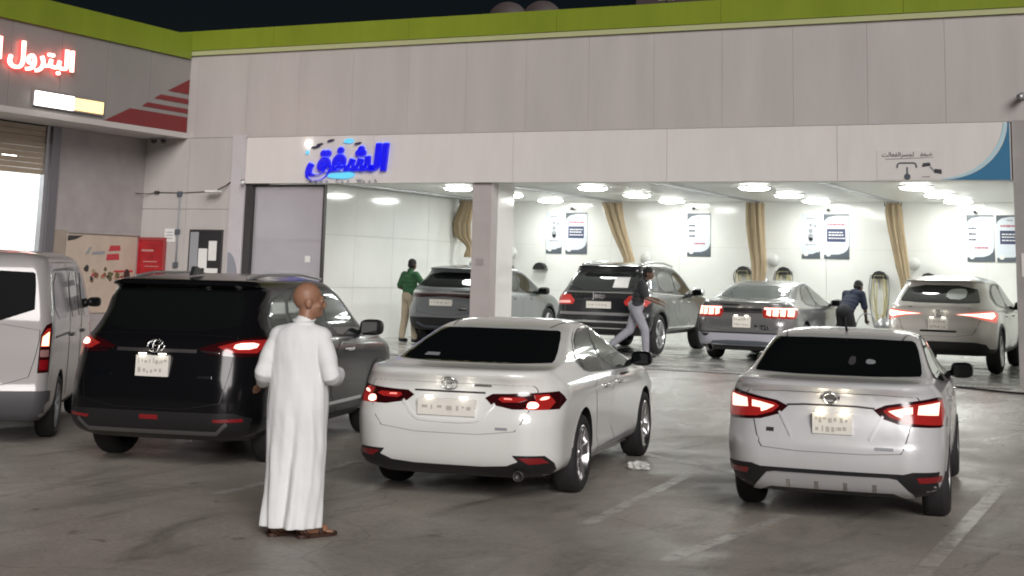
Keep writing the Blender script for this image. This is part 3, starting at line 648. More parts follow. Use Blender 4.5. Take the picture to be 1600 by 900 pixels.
class Car:
    def __init__(s, name, label, cat, keys, paint, axles, tyre_r, track, loc, rz, blackz=.26, flare=0.0, arch=.055, z0=0.0, group='cars', tyw=.22):
        s.t = thing(name, label, cat, loc, rz, group); s.paint = paint
        me = body_mesh(keys, blackz, [(a, flare) for a in axles] if flare else ())
        o = bpy.data.objects.new('body', me); C.objects.link(o); me.materials.append(paint); me.materials.append(M_black)
        bm = bmesh.new(); bm.from_mesh(me); bmesh.ops.recalc_face_normals(bm, faces=bm.faces); bm.to_mesh(me)
        s.bvh = BVHTree.FromBMesh(bm); bm.verts.ensure_lookup_table(); bm.faces.ensure_lookup_table(); bm.normal_update(); s.bm = bm
        cm = MB()
        for ya in axles:
            for sd in (-1, 1): 
                n = 36; rr = tyre_r + arch; x0, x1 = sorted((sd * (track / 2 - tyw * .75), sd * 1.3)); pr = [(ya + rr * math.cos(2 * math.pi * k / n), tyre_r + rr * math.sin(2 * math.pi * k / n)) for k in range(n)]
                cm.prism(pr, x0, x1, 'x')
        co = cm.build('cut', None); co.data.materials.append(paint); co.data.materials.append(M_black); co.data.polygons.foreach_set('material_index', [1] * len(co.data.polygons))
        md = o.modifiers.new('b', 'BOOLEAN'); md.operation = 'DIFFERENCE'; md.solver = 'EXACT'; md.object = co
        me2 = baked(o); drop(o); drop(co); me2.name = 'body'
        me2.polygons.foreach_set('use_smooth', [True] * len(me2.polygons)); me2.set_sharp_from_angle(angle=R_(38))
        s.body = obj('body', me2, None, s.t)
        s.axles = axles; s.track = track; s.R = tyre_r
    def hit(s, view, a, b):
        if view == 'rear': o, d = Vector((a, -3, b)), Vector((0, 1, 0))
        elif view == 'front': o, d = Vector((a, 9, b)), Vector((0, -1, 0))
        elif view == 'R': o, d = Vector((3, a, b)), Vector((-1, 0, 0))
        elif view == 'L': o, d = Vector((-3, a, b)), Vector((1, 0, 0))
        else: o, d = Vector((a, b, 4)), Vector((0, 0, -1))
        p, n, i, _ = s.bvh.ray_cast(o, d)
        if p is None: return None
        fa = s.bm.faces[i]; w = [1 / max(1e-6, (v.co - p).length) for v in fa.verts]
        nn = sum((v.normal * q for v, q in zip(fa.verts, w)), Vector()).normalized()
        return p, nn
    def patch(s, name, poly, view, m, off=.004, smooth=0, parent=None, step=.045, label=None):
        zm = getattr(s, 'zmap', None)
        if zm and view != 'top': poly = [(a, zm(b)) for a, b in poly]
        if smooth: poly = chaikin(poly, smooth)
        P = []
        for i in range(len(poly)):
            a, b = Vector(poly[i]), Vector(poly[(i + 1) % len(poly)]); n = max(1, int((b - a).length / step))
            P += [a.lerp(b, k / n) for k in range(n)]
        nb = len(P); xs = [p.x for p in P]; ys = [p.y for p in P]
        def inside(x, y):
            c = False; j = nb - 1
            for i in range(nb):
                if (P[i].y > y) != (P[j].y > y) and x < (P[j].x - P[i].x) * (y - P[i].y) / (P[j].y - P[i].y) + P[i].x: c = not c
                j = i
            return c
        V = list(P); x = min(xs) + step * .5
        while x < max(xs):
            y = min(ys) + step * .5
            while y < max(ys):
                if inside(x, y) and min((Vector((x, y)) - p).length for p in P) > step * .35: V.append(Vector((x, y)))
                y += step
            x += step
        vv, ee, ff, *_ = delaunay_2d_cdt(V, [(i, (i + 1) % nb) for i in range(nb)], [], 1, 1e-5)
        top = []; nor = []; ok = {}
        for i, p in enumerate(vv):
            h = s.hit(view, p.x, p.y)
            if h: ok[i] = len(top); top.append(h[0] + h[1] * off); nor.append(h[1])
        F = [tuple(ok[i] for i in q) for q in ff if all(i in ok for i in q)]
        if not F: return None
        cnt = {}
        for q in F:
            for i in range(len(q)):
                e = (q[i], q[(i + 1) % len(q)]); k = tuple(sorted(e)); cnt.setdefault(k, []).append(e)
        n = len(top); verts = list(top); norm = list(nor); faces = list(F); sm = [True] * len(F); base = {}
        for k, es in cnt.items():
            if len(es) == 1:
                a, b = es[0]; ids = []
                for i, dn in ((a, 0), (b, 0), (b, 1), (a, 1)):
                    verts.append(top[i] - nor[i] * (off + .006) * dn); ids.append(len(verts) - 1); norm.append(nor[i])
                faces.append((ids[1], ids[0], ids[3], ids[2])); sm.append(True)
        me = mesh(name, verts, faces, True)
        # make sure that the outside faces outwards
        fn = me.polygons[0].normal
        if fn.dot(nor[F[0][0]]) < 0: me.flip_normals()
        me.normals_split_custom_set_from_vertices([tuple(q) for q in norm])
        o = obj(name, me, m, parent or s.t)
        if label: o['label'] = label
        return o
    def strip(s, name, line, w, view, m, off=.004, smooth=0, parent=None, step=.05):
        if smooth: line = chaikin(line, smooth, False)
        L = [Vector(p) for p in line]; l, r = [], []
        for i, p in enumerate(L):
            t = (L[min(i + 1, len(L) - 1)] - L[max(i - 1, 0)]).normalized(); n = Vector((-t.y, t.x)) * w / 2; l.append(tuple(p + n)); r.append(tuple(p - n))
        return s.patch(name, l + r[::-1], view, m, off, 0, parent, step)
    def both(s, fn, *a, **k):            # same piece on the right and on the left flank
        out = []
        for vw in ('R', 'L'): out.append(fn(*[vw if q == 'SIDE' else q for q in a], **k))
        return out
    def mirrored(s, name, poly, m, off=.004, smooth=0, view='rear', parents=(None, None), step=.04):
        a = s.patch(name, poly, view, m, off, smooth, parents[0], step); b = s.patch(name, [(-x, y) for x, y in poly], view, m, off, smooth, parents[1], step); return a, b
    def panel(s, name, poly, view, m=None, smooth=1, gap=.006, step=.05):   # a shut panel with a dark joint around it
        c = Vector((sum(p[0] for p in poly) / len(poly), sum(p[1] for p in poly) / len(poly)))
        big = [tuple(Vector(p) + (Vector(p) - c).normalized() * gap * 1.5) for p in poly]
        o = s.patch(name, poly, view, m or s.paint, .0035, smooth, None, step)
        g = s.patch('panel_gap', big, view, M_black, .0015, smooth, o, step); return o
    def wheels(s, style=5, rim_m=None, tyw=.22, skip=()):
        R = s.R; rr = R * .70; rim_m = rim_m or M_alloy
        tyre = MB().lathe([(-tyw / 2 + .02, rr - .005), (-tyw / 2, rr + .02), (-tyw / 2 - .004, (R + rr) / 2), (-tyw / 2 + .012, R - .02), (-tyw / 2 + .04, R - .003), (-tyw / 4, R), (0, R), (tyw / 4, R), (tyw / 2 - .04, R - .003), (tyw / 2 - .012, R - .02), (tyw / 2 + .004, (R + rr) / 2), (tyw / 2, rr + .02), (tyw / 2 - .02, rr - .005)], 40, 'x')
        tm = mesh('tyre', tyre.v, tyre.f, True); tm.materials.append(M_rubber)
        rb = MB().lathe([(tyw / 2 - .012, rr + .004), (tyw / 2 - .004, rr - .008), (tyw / 2 - .03, rr - .022), (-tyw / 2 + .03, rr - .03)], 40, 'x')
        for k in range(style):
            a = 2 * math.pi * k / style
            for da in ((-.13, .13) if style <= 6 else (0,)):
                wi, wo = (.020, .026) if style <= 6 else (.022, .02)
                ca, sa = math.cos(a + da), math.sin(a + da); cb, sb = math.cos(a), math.sin(a)
                p0 = Vector((tyw / 2 - .035, cb * rr * .14, sb * rr * .14)); p1 = Vector((tyw / 2 - .014, ca * (rr - .012), sa * (rr - .012))); t = (p1 - p0).normalized(); n = Vector((1, 0, 0)).cross(t).normalized(); xd = Vector((.02, 0, 0))
                rb.add([p0 - n * wi, p0 + n * wi, p1 + n * wo, p1 - n * wo, p0 - n * wi - xd, p0 + n * wi - xd, p1 + n * wo - xd, p1 - n * wo - xd], [(0, 1, 2, 3), (7, 6, 5, 4), (0, 4, 5, 1), (1, 5, 6, 2), (2, 6, 7, 3), (3, 7, 4, 0)])
        rb.lathe([(tyw / 2 - .02, .002), (tyw / 2 - .02, .03), (tyw / 2 - .028, rr * .22), (tyw / 2 - .06, rr * .24)], 20, 'x')
        rm = mesh('rim', rb.v, rb.f, True); rm.set_sharp_from_angle(angle=R_(30)); rm.materials.append(rim_m)
        db = MB().lathe([(tyw / 2 - .07, .002), (tyw / 2 - .07, rr * .62), (tyw / 2 - .085, rr * .62), (tyw / 2 - .1, rr - .03), (-tyw / 2 + .03, rr - .032)], 28, 'x')
        dm = mesh('wheel', db.v, db.f, True); dm.materials.append(mat('brake_disc', (.06, .06, .06), .45, .7))
        for i, ya in enumerate(s.axles):
            for sd in (1, -1):
                w = bpy.data.objects.new('wheel', dm); link(w, s.t); w.location = (sd * (s.track / 2), ya, R); w.rotation_euler = (random.uniform(0, 1), 0, 0 if sd > 0 else math.pi)
                link(bpy.data.objects.new('tyre', tm), w); link(bpy.data.objects.new('rim', rm), w)
    def ringed(s, name, cx, cz, rx, rz, m, w=.012, off=.008, parent=None):
        P = [s.hit('rear', cx + rx * math.cos(a), cz + rz * math.sin(a)) for a in [2 * math.pi * k / 24 for k in range(25)]]
        if any(p is None for p in P): return
        return MB().tube([p[0] + p[1] * off for p in P], w, 6, False).build(name, m, parent or s.t, True)
    def plate(s, z, w, h, x=0, marks=2, tilt=0, lamp=None):
        p = s.hit('rear', x, z)[0]; p2 = s.hit('rear', x + w * .5, z)[0]; y = min(p.y, s.hit('rear', x, z + h / 2)[0].y, s.hit('rear', x, z - h / 2)[0].y) - .018
        t = MB().box(x - w / 2, x + w / 2, y, y + .05, z - h / 2, z + h / 2, .003).build('number_plate', M_plate, s.t)
        rn = random.Random(int(z * 1e4)); mb = MB()
        for r in range(marks):
            zz = z + h * (.22 if r == 0 else -.24) if marks > 1 else z; a = x - w * .42
            while a < x + w * .36:
                b = a + w * rn.uniform(.02, .10); hh = h * rn.uniform(.05, .14); dz = h * rn.uniform(-.05, .05); mb.box(a, b, y - .0015, y, zz + dz - hh, zz + dz + hh); a = b + w * rn.uniform(.02, .09)
        pm = mb.build('plate_marks', mat('plate_ink', (.46, .44, .39), .5), t); pm['kind'] = 'stuff'
        if lamp:
            for sx in (-1, 1): MB().box(x + sx * w * .3 - .03, x + sx * w * .3 + .03, y - .022, y + .02, z + h / 2 + .012, z + h / 2 + .02).build('plate_lamp', M_plamp if lamp == 1 else mat('plate_lamp_dim', (1, 1, 1), .5, emit=(1, .92, .78), es=lamp), t)
        return t
    def mirror(s, y, z, hw, m, size=1.0):
        for sd in (1, -1):
            bm = bmesh.new(); bmesh.ops.create_uvsphere(bm, u_segments=16, v_segments=10, radius=1)
            for q in bm.verts:
                c = q.co; f = lambda u: math.copysign(abs(u)**.62, u); q.co = Vector((f(c.x) * .105 * size, f(c.y) * .085 * size + .02 * c.x * sd, f(c.z) * .075 * size))
            me = bpy.data.meshes.new('mirror'); bm.to_mesh(me); bm.free(); me.polygons.foreach_set('use_smooth', [True] * len(me.polygons))
            o = obj('mirror', me, m, s.t, (sd * (hw + .13), y, z + .04))
            MB().tube([(-sd * .17, .03, -.06), (-sd * .08, .01, -.02)], [.03, .025], 8).build('mirror_arm', M_black, o, True)
            MB().prism([(-.075 * size, -.05 * size), (.075 * size, -.05 * size), (.08 * size, .05 * size), (-.07 * size, .052 * size)], -.088 * size, -.084 * size, 'y').build('mirror_glass', M_glass, o)
    def handles(s, ys, z, m=None):
        for y in ys:
            for vw in ('R', 'L'):
                h = s.hit(vw, y, z)
                if h: MB().box(h[0].x - .012, h[0].x + .028 * (1 if vw == 'R' else -1), y - .1, y + .1, z - .016, z + .016, .008).build('door_handle', m or s.paint, s.t, True)
    def finish(s): s.bm.free()

def paint(name, col, metal=0.0, rough=.35): return mat(name, col, rough, metal, coat=.9, crough=.07, rvar=.05, vscale=2.5, var=.03)
P_pearl = paint('pearl_white', (.72, .73, .71)); P_silver = paint('silver_paint', (.64, .65, .66), .2); P_black = mat('black_paint', (.005, .005, .006), .2, coat=.18, crough=.06, spec=.25)
P_van = paint('van_white', (.33, .315, .31), 0, .45); P_grey = paint('grey_paint', (.21, .212, .216), .6); P_dk = paint('dark_car_paint', (.02, .02, .024), .3, .3); P_lux = paint('silver_beige_paint', (.62, .60, .565), .25); P_blue = paint('steel_paint', (.21, .225, .235), .5)

# --- white sedan in the middle -------------------------------------------------
#   z    yr    yf    hw   rxr  ryr  bow  rxf  ryf
SEDAN = [
 (.20, .26, 4.60, .74, .30, .30, .05, .45, .30), (.27, .12, 4.76, .86, .34, .34, .06, .50, .40), (.36, .06, 4.85, .895, .36, .38, .07, .5, .5),
 (.52, .015, 4.885, .905, .36, .40, .08, .55, .60), (.64, .0, 4.87, .912, .36, .42, .08, .55, .62), (.74, .02, 4.82, .915, .38, .44, .09, .55, .6),
 (.80, .05, 4.70, .915, .40, .46, .10, .55, .6), (.90, .085, 4.40, .905, .42, .48, .12, .5, .5), (.965, .07, 4.05, .875, .42, .46, .12, .4, .4),
 (1.03, .03, 3.80, .825, .44, .40, .13, .35, .4), (1.065, .06, 3.66, .80, .42, .36, .13, .3, .4), (1.08, .30, 3.60, .785, .36, .30, .10, .3, .4), (1.10, .55, 3.52, .77, .30, .28, .09, .3, .4),
 (1.17, .80, 3.34, .735, .26, .30, .09, .28, .4), (1.28, 1.14, 3.02, .675, .24, .30, .08, .26, .4), (1.36, 1.42, 2.78, .625, .24, .30, .08, .24, .38),
 (1.40, 1.62, 2.62, .575, .24, .28, .06, .24, .3), (1.425, 1.78, 2.5, .50, .22, .24, .05, .2, .26), (1.44, 1.95, 2.36, .38, .18, .16, .04, .16, .15), (1.446, 2.05, 2.25, .2, .1, .08, .02, .08, .08)]
c = Car('sedan_car', 'pearl white sedan with black rear window waiting in the middle', 'car', SEDAN, P_pearl, (1.09, 3.90), .335, 1.60, (-5.84, 10.9, 0), R_(9.5), .21, .012)
c.wheels(5, tyw=.225)
c.patch('rear_window', [(-.70, 1.10), (.70, 1.10), (.705, 1.14), (.60, 1.335), (.54, 1.36), (-.54, 1.36), (-.60, 1.335), (-.705, 1.14)], 'rear', M_glass, .004, 1, step=.035)
tl = c.panel('trunk_lid', [(-.55, .56), (.55, .56), (.66, .70), (.73, .90), (.71, .94), (.68, .955), (-.68, .955), (-.71, .94), (-.73, .90), (-.66, .70)], 'rear', gap=.005)
for vw in ('R', 'L'):
    c.patch('window_frame', [(1.30, 1.03), (1.62, .985), (3.30, .955), (3.46, .97), (3.02, 1.20), (2.62, 1.36), (2.2, 1.395), (1.80, 1.365), (1.42, 1.24)], vw, M_black, .0025, 1)
    c.strip('window_chrome', [(1.34, 1.05), (1.46, 1.245), (1.8, 1.36), (2.2, 1.388), (2.62, 1.352)], .018, vw, M_chrome, .005, 1)
    w1 = c.patch('rear_door_window', [(1.38, 1.05), (1.62, 1.008), (2.18, .99), (2.16, 1.368), (1.84, 1.345), (1.48, 1.225)], vw, M_glass2, .005, 1)
    w2 = c.patch('front_door_window', [(2.27, .99), (3.18, .978), (3.30, .99), (2.94, 1.19), (2.58, 1.335), (2.25, 1.37)], vw, M_glass2, .005, 1)
    c.panel('rear_door', [(1.52, .93), (1.60, .70), (1.66, .32), (2.22, .30), (2.22, .95)], vw, smooth=1); c.panel('front_door', [(2.235, .95), (2.235, .30), (3.30, .30), (3.36, .70), (3.34, .93)], vw, smooth=1)
    c.strip('side_trim', [(1.72, .30), (3.2, .33)], .03, vw, M_inkgrey, .006)
    c.strip('sill', [(1.62, .215), (3.3, .215)], .05, vw, P_pearl, .02)
    c.strip('arch_lip', [(1.09 + .40 * math.cos(a), .335 + .40 * math.sin(a)) for a in [R_(q) for q in range(8, 173, 8)]], .016, vw, P_pearl, .008)
c.handles((1.95, 3.0 - .45), .86, M_chrome); c.mirror(3.28, 1.0, .86, P_black)
lamps = c.mirrored('tail_lamp', [(.31, .845), (.37, .795), (.55, .765), (.88, .765), (.905, .83), (.905, .905), (.86, .905), (.5, .885), (.37, .88)], M_tail_dark, .006)
c.mirrored('lamp_band', [(.42, .838), (.44, .855), (.62, .858), (.66, .84), (.60, .82), (.46, .815)], M_tail_red, .009, 0, 'rear', lamps, .03)
c.mirrored('lamp_glow', [(.64, .765), (.82, .765), (.85, .82), (.80, .885), (.70, .88), (.72, .83)], M_tail_red, .009, 0, 'rear', lamps, .03)
c.mirrored('lamp_element', [(.66, .772), (.735, .770), (.75, .80), (.715, .825), (.665, .82)], M_tail_hot, .012, 1, 'rear', lamps, .02)
c.mirrored('lamp_element', [(.74, .835), (.80, .842), (.81, .865), (.76, .862)], M_tail_amb, .012, 1, 'rear', lamps, .02)
c.mirrored('lamp_element', [(.47, .837), (.54, .836), (.53, .846), (.47, .848)], mat('tail_lamp_dim', (.5, .05, .05), .3, emit=(1, .3, .25), es=.7), .012, 0, 'rear', lamps, .02)
c.strip('tail_trim', [(-.31, .885), (.31, .885)], .016, 'rear', M_dark, .006, parent=tl)
c.strip('plate_trim', [(-.40, .80), (-.30, .685), (-.22, .655), (.22, .655), (.30, .685), (.40, .80)], .022, 'rear', mat('painted_shine_trim', (.85, .85, .84), .3, .2), .012, 1, tl)  # white colour stands in for the plate lamp reflecting in the chrome
c.plate(.765, .50, .135, marks=1, lamp=3.0)
c.patch('painted_reflection', [(-.46, 1.135), (-.32, 1.135), (-.33, 1.155), (-.45, 1.155)], 'rear', M_inkgrey, .007)  # grey patch paints a pale reflection onto the rear glass
for rx, rz, ox in ((.075, .052, 0), (.03, .048, 0), (.052, .02, .022)): c.ringed('emblem', 0, .955 + ox, rx, rz, M_chrome, .0055, .010, tl)
c.strip('badge', [(.20, .945), (.36, .945)], .018, 'rear', M_chrome, .005, parent=tl); c.strip('badge', [(.42, .61), (.52, .61)], .022, 'rear', M_inkgrey, .005, parent=tl)
c.patch('diffuser', [(-.60, .205), (.60, .205), (.74, .225), (.78, .30), (.62, .36), (.5, .31), (.3, .295), (-.3, .295), (-.5, .31), (-.62, .36), (-.78, .30), (-.74, .225)], 'rear', M_black, .008)
bl = c.mirrored('lamp_housing', [(.56, .40), (.80, .40), (.85, .34), (.855, .235), (.70, .25)], M_black, .009, 0)
c.mirrored('reflector', [(.60, .385), (.775, .385), (.82, .345), (.68, .335)], M_refl, .013, 0, 'rear', bl)
for sx in (1,): MB().lathe([(0, .042), (-.07, .044), (-.075, .04), (-.07, .034), (-.04, .032), (-.04, .002)], 20, 'y', (sx * .60, .17, .235)).build('exhaust_tip', M_dark, c.t, True)
c.strip('roof_seam', [(.47, 1.55), (.56, 2.2), (.55, 2.6)], .012, 'top', M_dark, .002); c.strip('roof_seam', [(-.47, 1.55), (-.56, 2.2), (-.55, 2.6)], .012, 'top', M_dark, .002)
c.finish()

# --- silver sedan on the right ------------------------------------------------
SED2 = [
 (.22, .22, 4.25, .70, .30, .28, .05, .45, .30), (.29, .10, 4.38, .80, .32, .32, .06, .50, .40), (.38, .05, 4.46, .835, .34, .36, .07, .5, .5),
 (.50, .01, 4.49, .85, .34, .38, .08, .55, .55), (.60, .0, 4.48, .856, .34, .40, .08, .55, .58), (.68, .03, 4.43, .858, .34, .42, .09, .55, .56),
 (.76, .06, 4.33, .86, .36, .44, .10, .5, .55), (.88, .085, 4.05, .858, .36, .46, .11, .5, .5), (.98, .09, 3.70, .835, .38, .46, .12, .4, .4),
 (1.05, .04, 3.44, .79, .40, .40, .13, .35, .4), (1.08, .07, 3.36, .77, .40, .34, .12, .3, .4), (1.095, .26, 3.30, .755, .34, .28, .10, .3, .4), (1.11, .44, 3.24, .745, .28, .26, .09, .3, .4),
 (1.18, .66, 3.06, .71, .24, .28, .08, .28, .4), (1.29, .93, 2.80, .665, .22, .28, .08, .26, .4), (1.37, 1.15, 2.58, .625, .22, .28, .07, .24, .38),
 (1.41, 1.30, 2.46, .58, .22, .26, .06, .24, .3), (1.437, 1.48, 2.34, .50, .2, .24, .05, .2, .26), (1.452, 1.68, 2.2, .38, .18, .16, .04, .16, .15), (1.458, 1.8, 2.05, .2, .1, .08, .02, .08, .08)]
c = Car('sedan_car', 'silver sedan with silver skid trim waiting on the right', 'car', SED2, P_silver, (1.0, 3.62), .318, 1.51, (-2.83, 11.62, 0), R_(7.5), .27, .012)
c.wheels(5, tyw=.21)
c.patch('rear_window', [(-.66, 1.115), (.66, 1.115), (.675, 1.15), (.61, 1.355), (.55, 1.385), (-.55, 1.385), (-.61, 1.355), (-.675, 1.15)], 'rear', M_glass, .004, 1, step=.035)
tl = c.panel('trunk_lid', [(-.52, .555), (.52, .555), (.56, .62), (.61, .80), (.68, .95), (.64, 1.0), (-.64, 1.0), (-.68, .95), (-.61, .80), (-.56, .62)], 'rear', gap=.006)
for vw in ('R', 'L'):
    c.patch('window_frame', [(.98, 1.10), (1.30, 1.02), (3.05, .975), (3.16, .99), (2.80, 1.20), (2.44, 1.37), (2.05, 1.41), (1.55, 1.385), (1.2, 1.28)], vw, M_black, .0025, 1)
    c.patch('rear_door_window', [(1.08, 1.11), (1.34, 1.045), (1.98, 1.02), (1.97, 1.385), (1.58, 1.362), (1.28, 1.27)], vw, M_glass2, .005, 1)
    c.patch('front_door_window', [(2.06, 1.02), (2.92, 1.0), (3.02, 1.01), (2.72, 1.20), (2.40, 1.345), (2.05, 1.387)], vw, M_glass2, .005, 1)
    c.panel('rear_door', [(1.38, .95), (1.46, .70), (1.5, .32), (2.02, .30), (2.02, .98)], vw); c.panel('front_door', [(2.035, .98), (2.035, .30), (3.06, .30), (3.1, .70), (3.08, .95)], vw)
    c.strip('sill', [(1.5, .225), (3.1, .225)], .05, vw, M_black, .012)
    c.strip('arch_lip', [(1.0 + .385 * math.cos(a), .318 + .385 * math.sin(a)) for a in [R_(q) for q in range(8, 173, 8)]], .016, vw, P_silver, .008)
c.handles((1.72, 2.7), .90, M_chrome); c.mirror(3.02, 1.02, .80, P_black)
lamps = c.mirrored('tail_lamp', [(.33, .885), (.40, .82), (.55, .775), (.86, .755), (.862, .86), (.855, .985), (.80, .985), (.60, .955), (.42, .925)], M_tail_dark, .006)
c.mirrored('lamp_glow', [(.40, .88), (.45, .835), (.58, .795), (.83, .775), (.845, .87), (.83, .965), (.62, .935), (.44, .905)], M_tail_red, .009, 0, 'rear', lamps, .03)
c.mirrored('lamp_element', [(.44, .88), (.50, .845), (.545, .83), (.55, .86), (.62, .865), (.62, .915), (.55, .905)], M_tail_amb, .012, 0, 'rear', lamps, .02)
c.mirrored('lamp_element', [(.655, .86), (.80, .85), (.81, .945), (.665, .925)], M_tail_amb, .012, 0, 'rear', lamps, .02)
c.strip('tail_trim', [(-.34, .895), (-.2, .905), (.2, .905), (.34, .895)], .014, 'rear', M_dark, .006, parent=tl)
c.plate(.77, .31, .155, .02, marks=2, lamp=1)
c.strip('lid_crease', [(-.40, .84), (-.30, .66)], .02, 'rear', P_silver, .012, parent=tl); c.strip('lid_crease', [(.40, .84), (.30, .66)], .02, 'rear', P_silver, .012, parent=tl)
c.patch('painted_reflection', [(.22, 1.20), (.30, 1.20), (.30, 1.225), (.23, 1.235)], 'rear', M_inkgrey, .007, 1); c.patch('painted_reflection', [(.08, 1.19), (.14, 1.19), (.14, 1.25), (.09, 1.25)], 'rear', mat('dim_reflection_paint', (.06, .06, .06), .5), .007, 1)  # reflections on the glass, painted as two small grey smudges
c.ringed('emblem', 0, .965, .052, .042, M_chrome, .010, .012, tl); c.strip('emblem_bar', [(-.075, .965), (.075, .965)], .026, 'rear', M_chrome, .016, parent=tl)
c.strip('badge', [(-.50, .70), (-.44, .70)], .03, 'rear', M_dark, .006, parent=tl); c.strip('badge', [(.34, .60), (.48, .60)], .022, 'rear', M_inkgrey, .006, parent=tl)
c.patch('lower_bumper', [(-.60, .225), (.60, .225), (.78, .25), (.84, .34), (.85, .43), (.62, .435), (.55, .415), (-.55, .415), (-.62, .435), (-.85, .43), (-.84, .34), (-.78, .25)], 'rear', M_black, .008)
c.mirrored('reflector', [(.64, .395), (.82, .40), (.815, .355), (.66, .355)], M_refl, .013)
sk = c.patch('skid_trim', [(-.62, .25), (-.56, .25), (-.47, .285), (.47, .285), (.56, .25), (.62, .25), (.50, .375), (.44, .385), (-.44, .385), (-.50, .375)], 'rear', mat('skid_silver', (.6, .6, .61), .3, .5), .03)
for k in (-.33, -.11, .11, .33): c.strip('skid_slot', [(k, .29), (k, .34)], .03, 'rear', M_chrome, .034, parent=sk)
MB().tube([(0, 1.48, 1.43), (0, 1.38, 1.56)], [.012, .006], 6).build('antenna', M_black, c.t, True)
c.strip('roof_seam', [(.49, 1.25), (.56, 1.8), (.555, 2.4)], .012, 'top', M_dark, .002); c.strip('roof_seam', [(-.49, 1.25), (-.56, 1.8), (-.555, 2.4)], .012, 'top', M_dark, .002)
c.finish()

# --- big black family car on the left ------------------------------------------
SUV = [
 (.26, .26, 4.70, .80, .34, .30, .04, .45, .30), (.34, .10, 4.82, .92, .36, .36, .05, .50, .40), (.45, .04, 4.92, .955, .38, .38, .06, .5, .5),
 (.60, .02, 4.95, .962, .38, .40, .07, .55, .60), (.75, .03, 4.94, .965, .38, .42, .08, .55, .62), (.90, .06, 4.88, .965, .40, .44, .09, .55, .6),
 (1.00, .08, 4.70, .962, .40, .46, .10, .5, .5), (1.10, .10, 4.30, .95, .40, .48, .11, .4, .4), (1.18, .14, 3.95, .915, .40, .48, .11, .35, .4),
 (1.24, .20, 3.74, .88, .36, .44, .11, .3, .4), (1.38, .33, 3.48, .835, .30, .42, .11, .28, .4), (1.52, .43, 3.18, .81, .26, .36, .10, .26, .4), (1.60, .49, 2.98, .785, .26, .36, .10, .26, .4),
 (1.635, .36, 2.88, .76, .26, .30, .09, .24, .38), (1.665, .38, 2.76, .725, .26, .3, .09, .24, .36), (1.69, .62, 2.62, .62, .26, .3, .08, .24, .3), (1.712, 1.0, 2.45, .52, .22, .26, .05, .2, .26), (1.726, 1.35, 2.3, .38, .18, .16, .04, .16, .15), (1.73, 1.6, 2.1, .2, .1, .08, .02, .08, .08)]
zsuv = lambda z: z if z < 1.2 else 1.2 + (z - 1.2) * 1.11
SUV = [(zsuv(k[0]), *k[1:]) for k in SUV]
c = Car('family_car', 'glossy black seven seater car with lit brake lamps behind the man in white', 'car', SUV, P_black, (1.06, 3.91), .375, 1.66, (-9.0, 10.97, 0), R_(13.0), .30, .02)
c.zmap = zsuv
c.wheels(5, mat('dark_alloy', (.22, .22, .23), .3, .9), tyw=.235)
c.patch('rear_window', [(-.72, 1.25), (.72, 1.25), (.70, 1.45), (.64, 1.60), (-.64, 1.60), (-.70, 1.45)], 'rear', M_glass, .004, 1, step=.035)
tl = c.panel('tailgate', [(-.66, .56), (.66, .56), (.72, .80), (.74, 1.0), (.75, 1.16), (.72, 1.22), (-.72, 1.22), (-.75, 1.16), (-.74, 1.0), (-.72, .80)], 'rear', gap=.005)
for vw in ('R', 'L'):
    c.patch('window_frame', [(.52, 1.30), (.70, 1.20), (3.36, 1.11), (3.52, 1.12), (3.22, 1.38), (2.82, 1.58), (2.2, 1.635), (1.2, 1.61), (.72, 1.52)], vw, M_black, .0025, 1)
    for pn, q in (('quarter_window', [(.66, 1.31), (.82, 1.235), (1.20, 1.22), (1.20, 1.575), (.85, 1.51)]), ('rear_door_window', [(1.28, 1.215), (2.24, 1.175), (2.22, 1.61), (1.28, 1.585)]), ('front_door_window', [(2.33, 1.17), (3.28, 1.14), (3.40, 1.15), (3.14, 1.37), (2.78, 1.55), (2.31, 1.608)])): c.patch(pn, q, vw, M_glass2, .005, 1)
    c.strip('belt_chrome', [(.66, 1.19), (2.0, 1.145), (3.4, 1.10)], .018, vw, M_chrome, .006)
    c.panel('rear_door', [(1.42, 1.06), (1.46, .72), (1.5, .36), (2.28, .35), (2.28, 1.10)], vw); c.panel('front_door', [(2.295, 1.10), (2.295, .35), (3.36, .35), (3.42, .8), (3.4, 1.06)], vw)
    c.strip('side_trim', [(1.58, .46), (3.3, .46)], .035, vw, M_chrome, .008)
    c.strip('sill', [(1.56, .30), (3.4, .30)], .09, vw, M_black, .015)
    c.strip('arch_lip', [(ya + .45 * math.cos(a), .375 + .45 * math.sin(a)) for ya in (1.06,) for a in [R_(q) for q in range(6, 175, 8)]], .04, vw, M_black, .010)
    c.strip('arch_lip', [(ya + .45 * math.cos(a), .375 + .45 * math.sin(a)) for ya in (3.91,) for a in [R_(q) for q in range(6, 175, 8)]], .04, vw, M_black, .010)
c.handles((1.85, 2.85), 1.0, M_chrome); c.mirror(3.32, 1.18, .92, M_black, 1.2)
lamps = c.mirrored('tail_lamp', [(.42, 1.10), (.50, 1.055), (.80, 1.03), (.945, 1.045), (.945, 1.20), (.85, 1.205), (.62, 1.165)], M_tail_dark, .006)
c.mirrored('lamp_glow', [(.60, 1.12), (.70, 1.07), (.90, 1.065), (.925, 1.12), (.915, 1.18), (.78, 1.175)], M_tail_red, .009, 0, 'rear', lamps, .03)
c.mirrored('lamp_element', [(.73, 1.10), (.885, 1.10), (.89, 1.155), (.74, 1.15)], M_tail_hot, .012, 1, 'rear', lamps, .02)
c.strip('lamp_chrome', [(.45, 1.075), (.62, 1.065)], .012, 'rear', M_chrome, .010, parent=lamps[0]); c.strip('lamp_chrome', [(-.45, 1.075), (-.62, 1.065)], .012, 'rear', M_chrome, .010, parent=lamps[1])
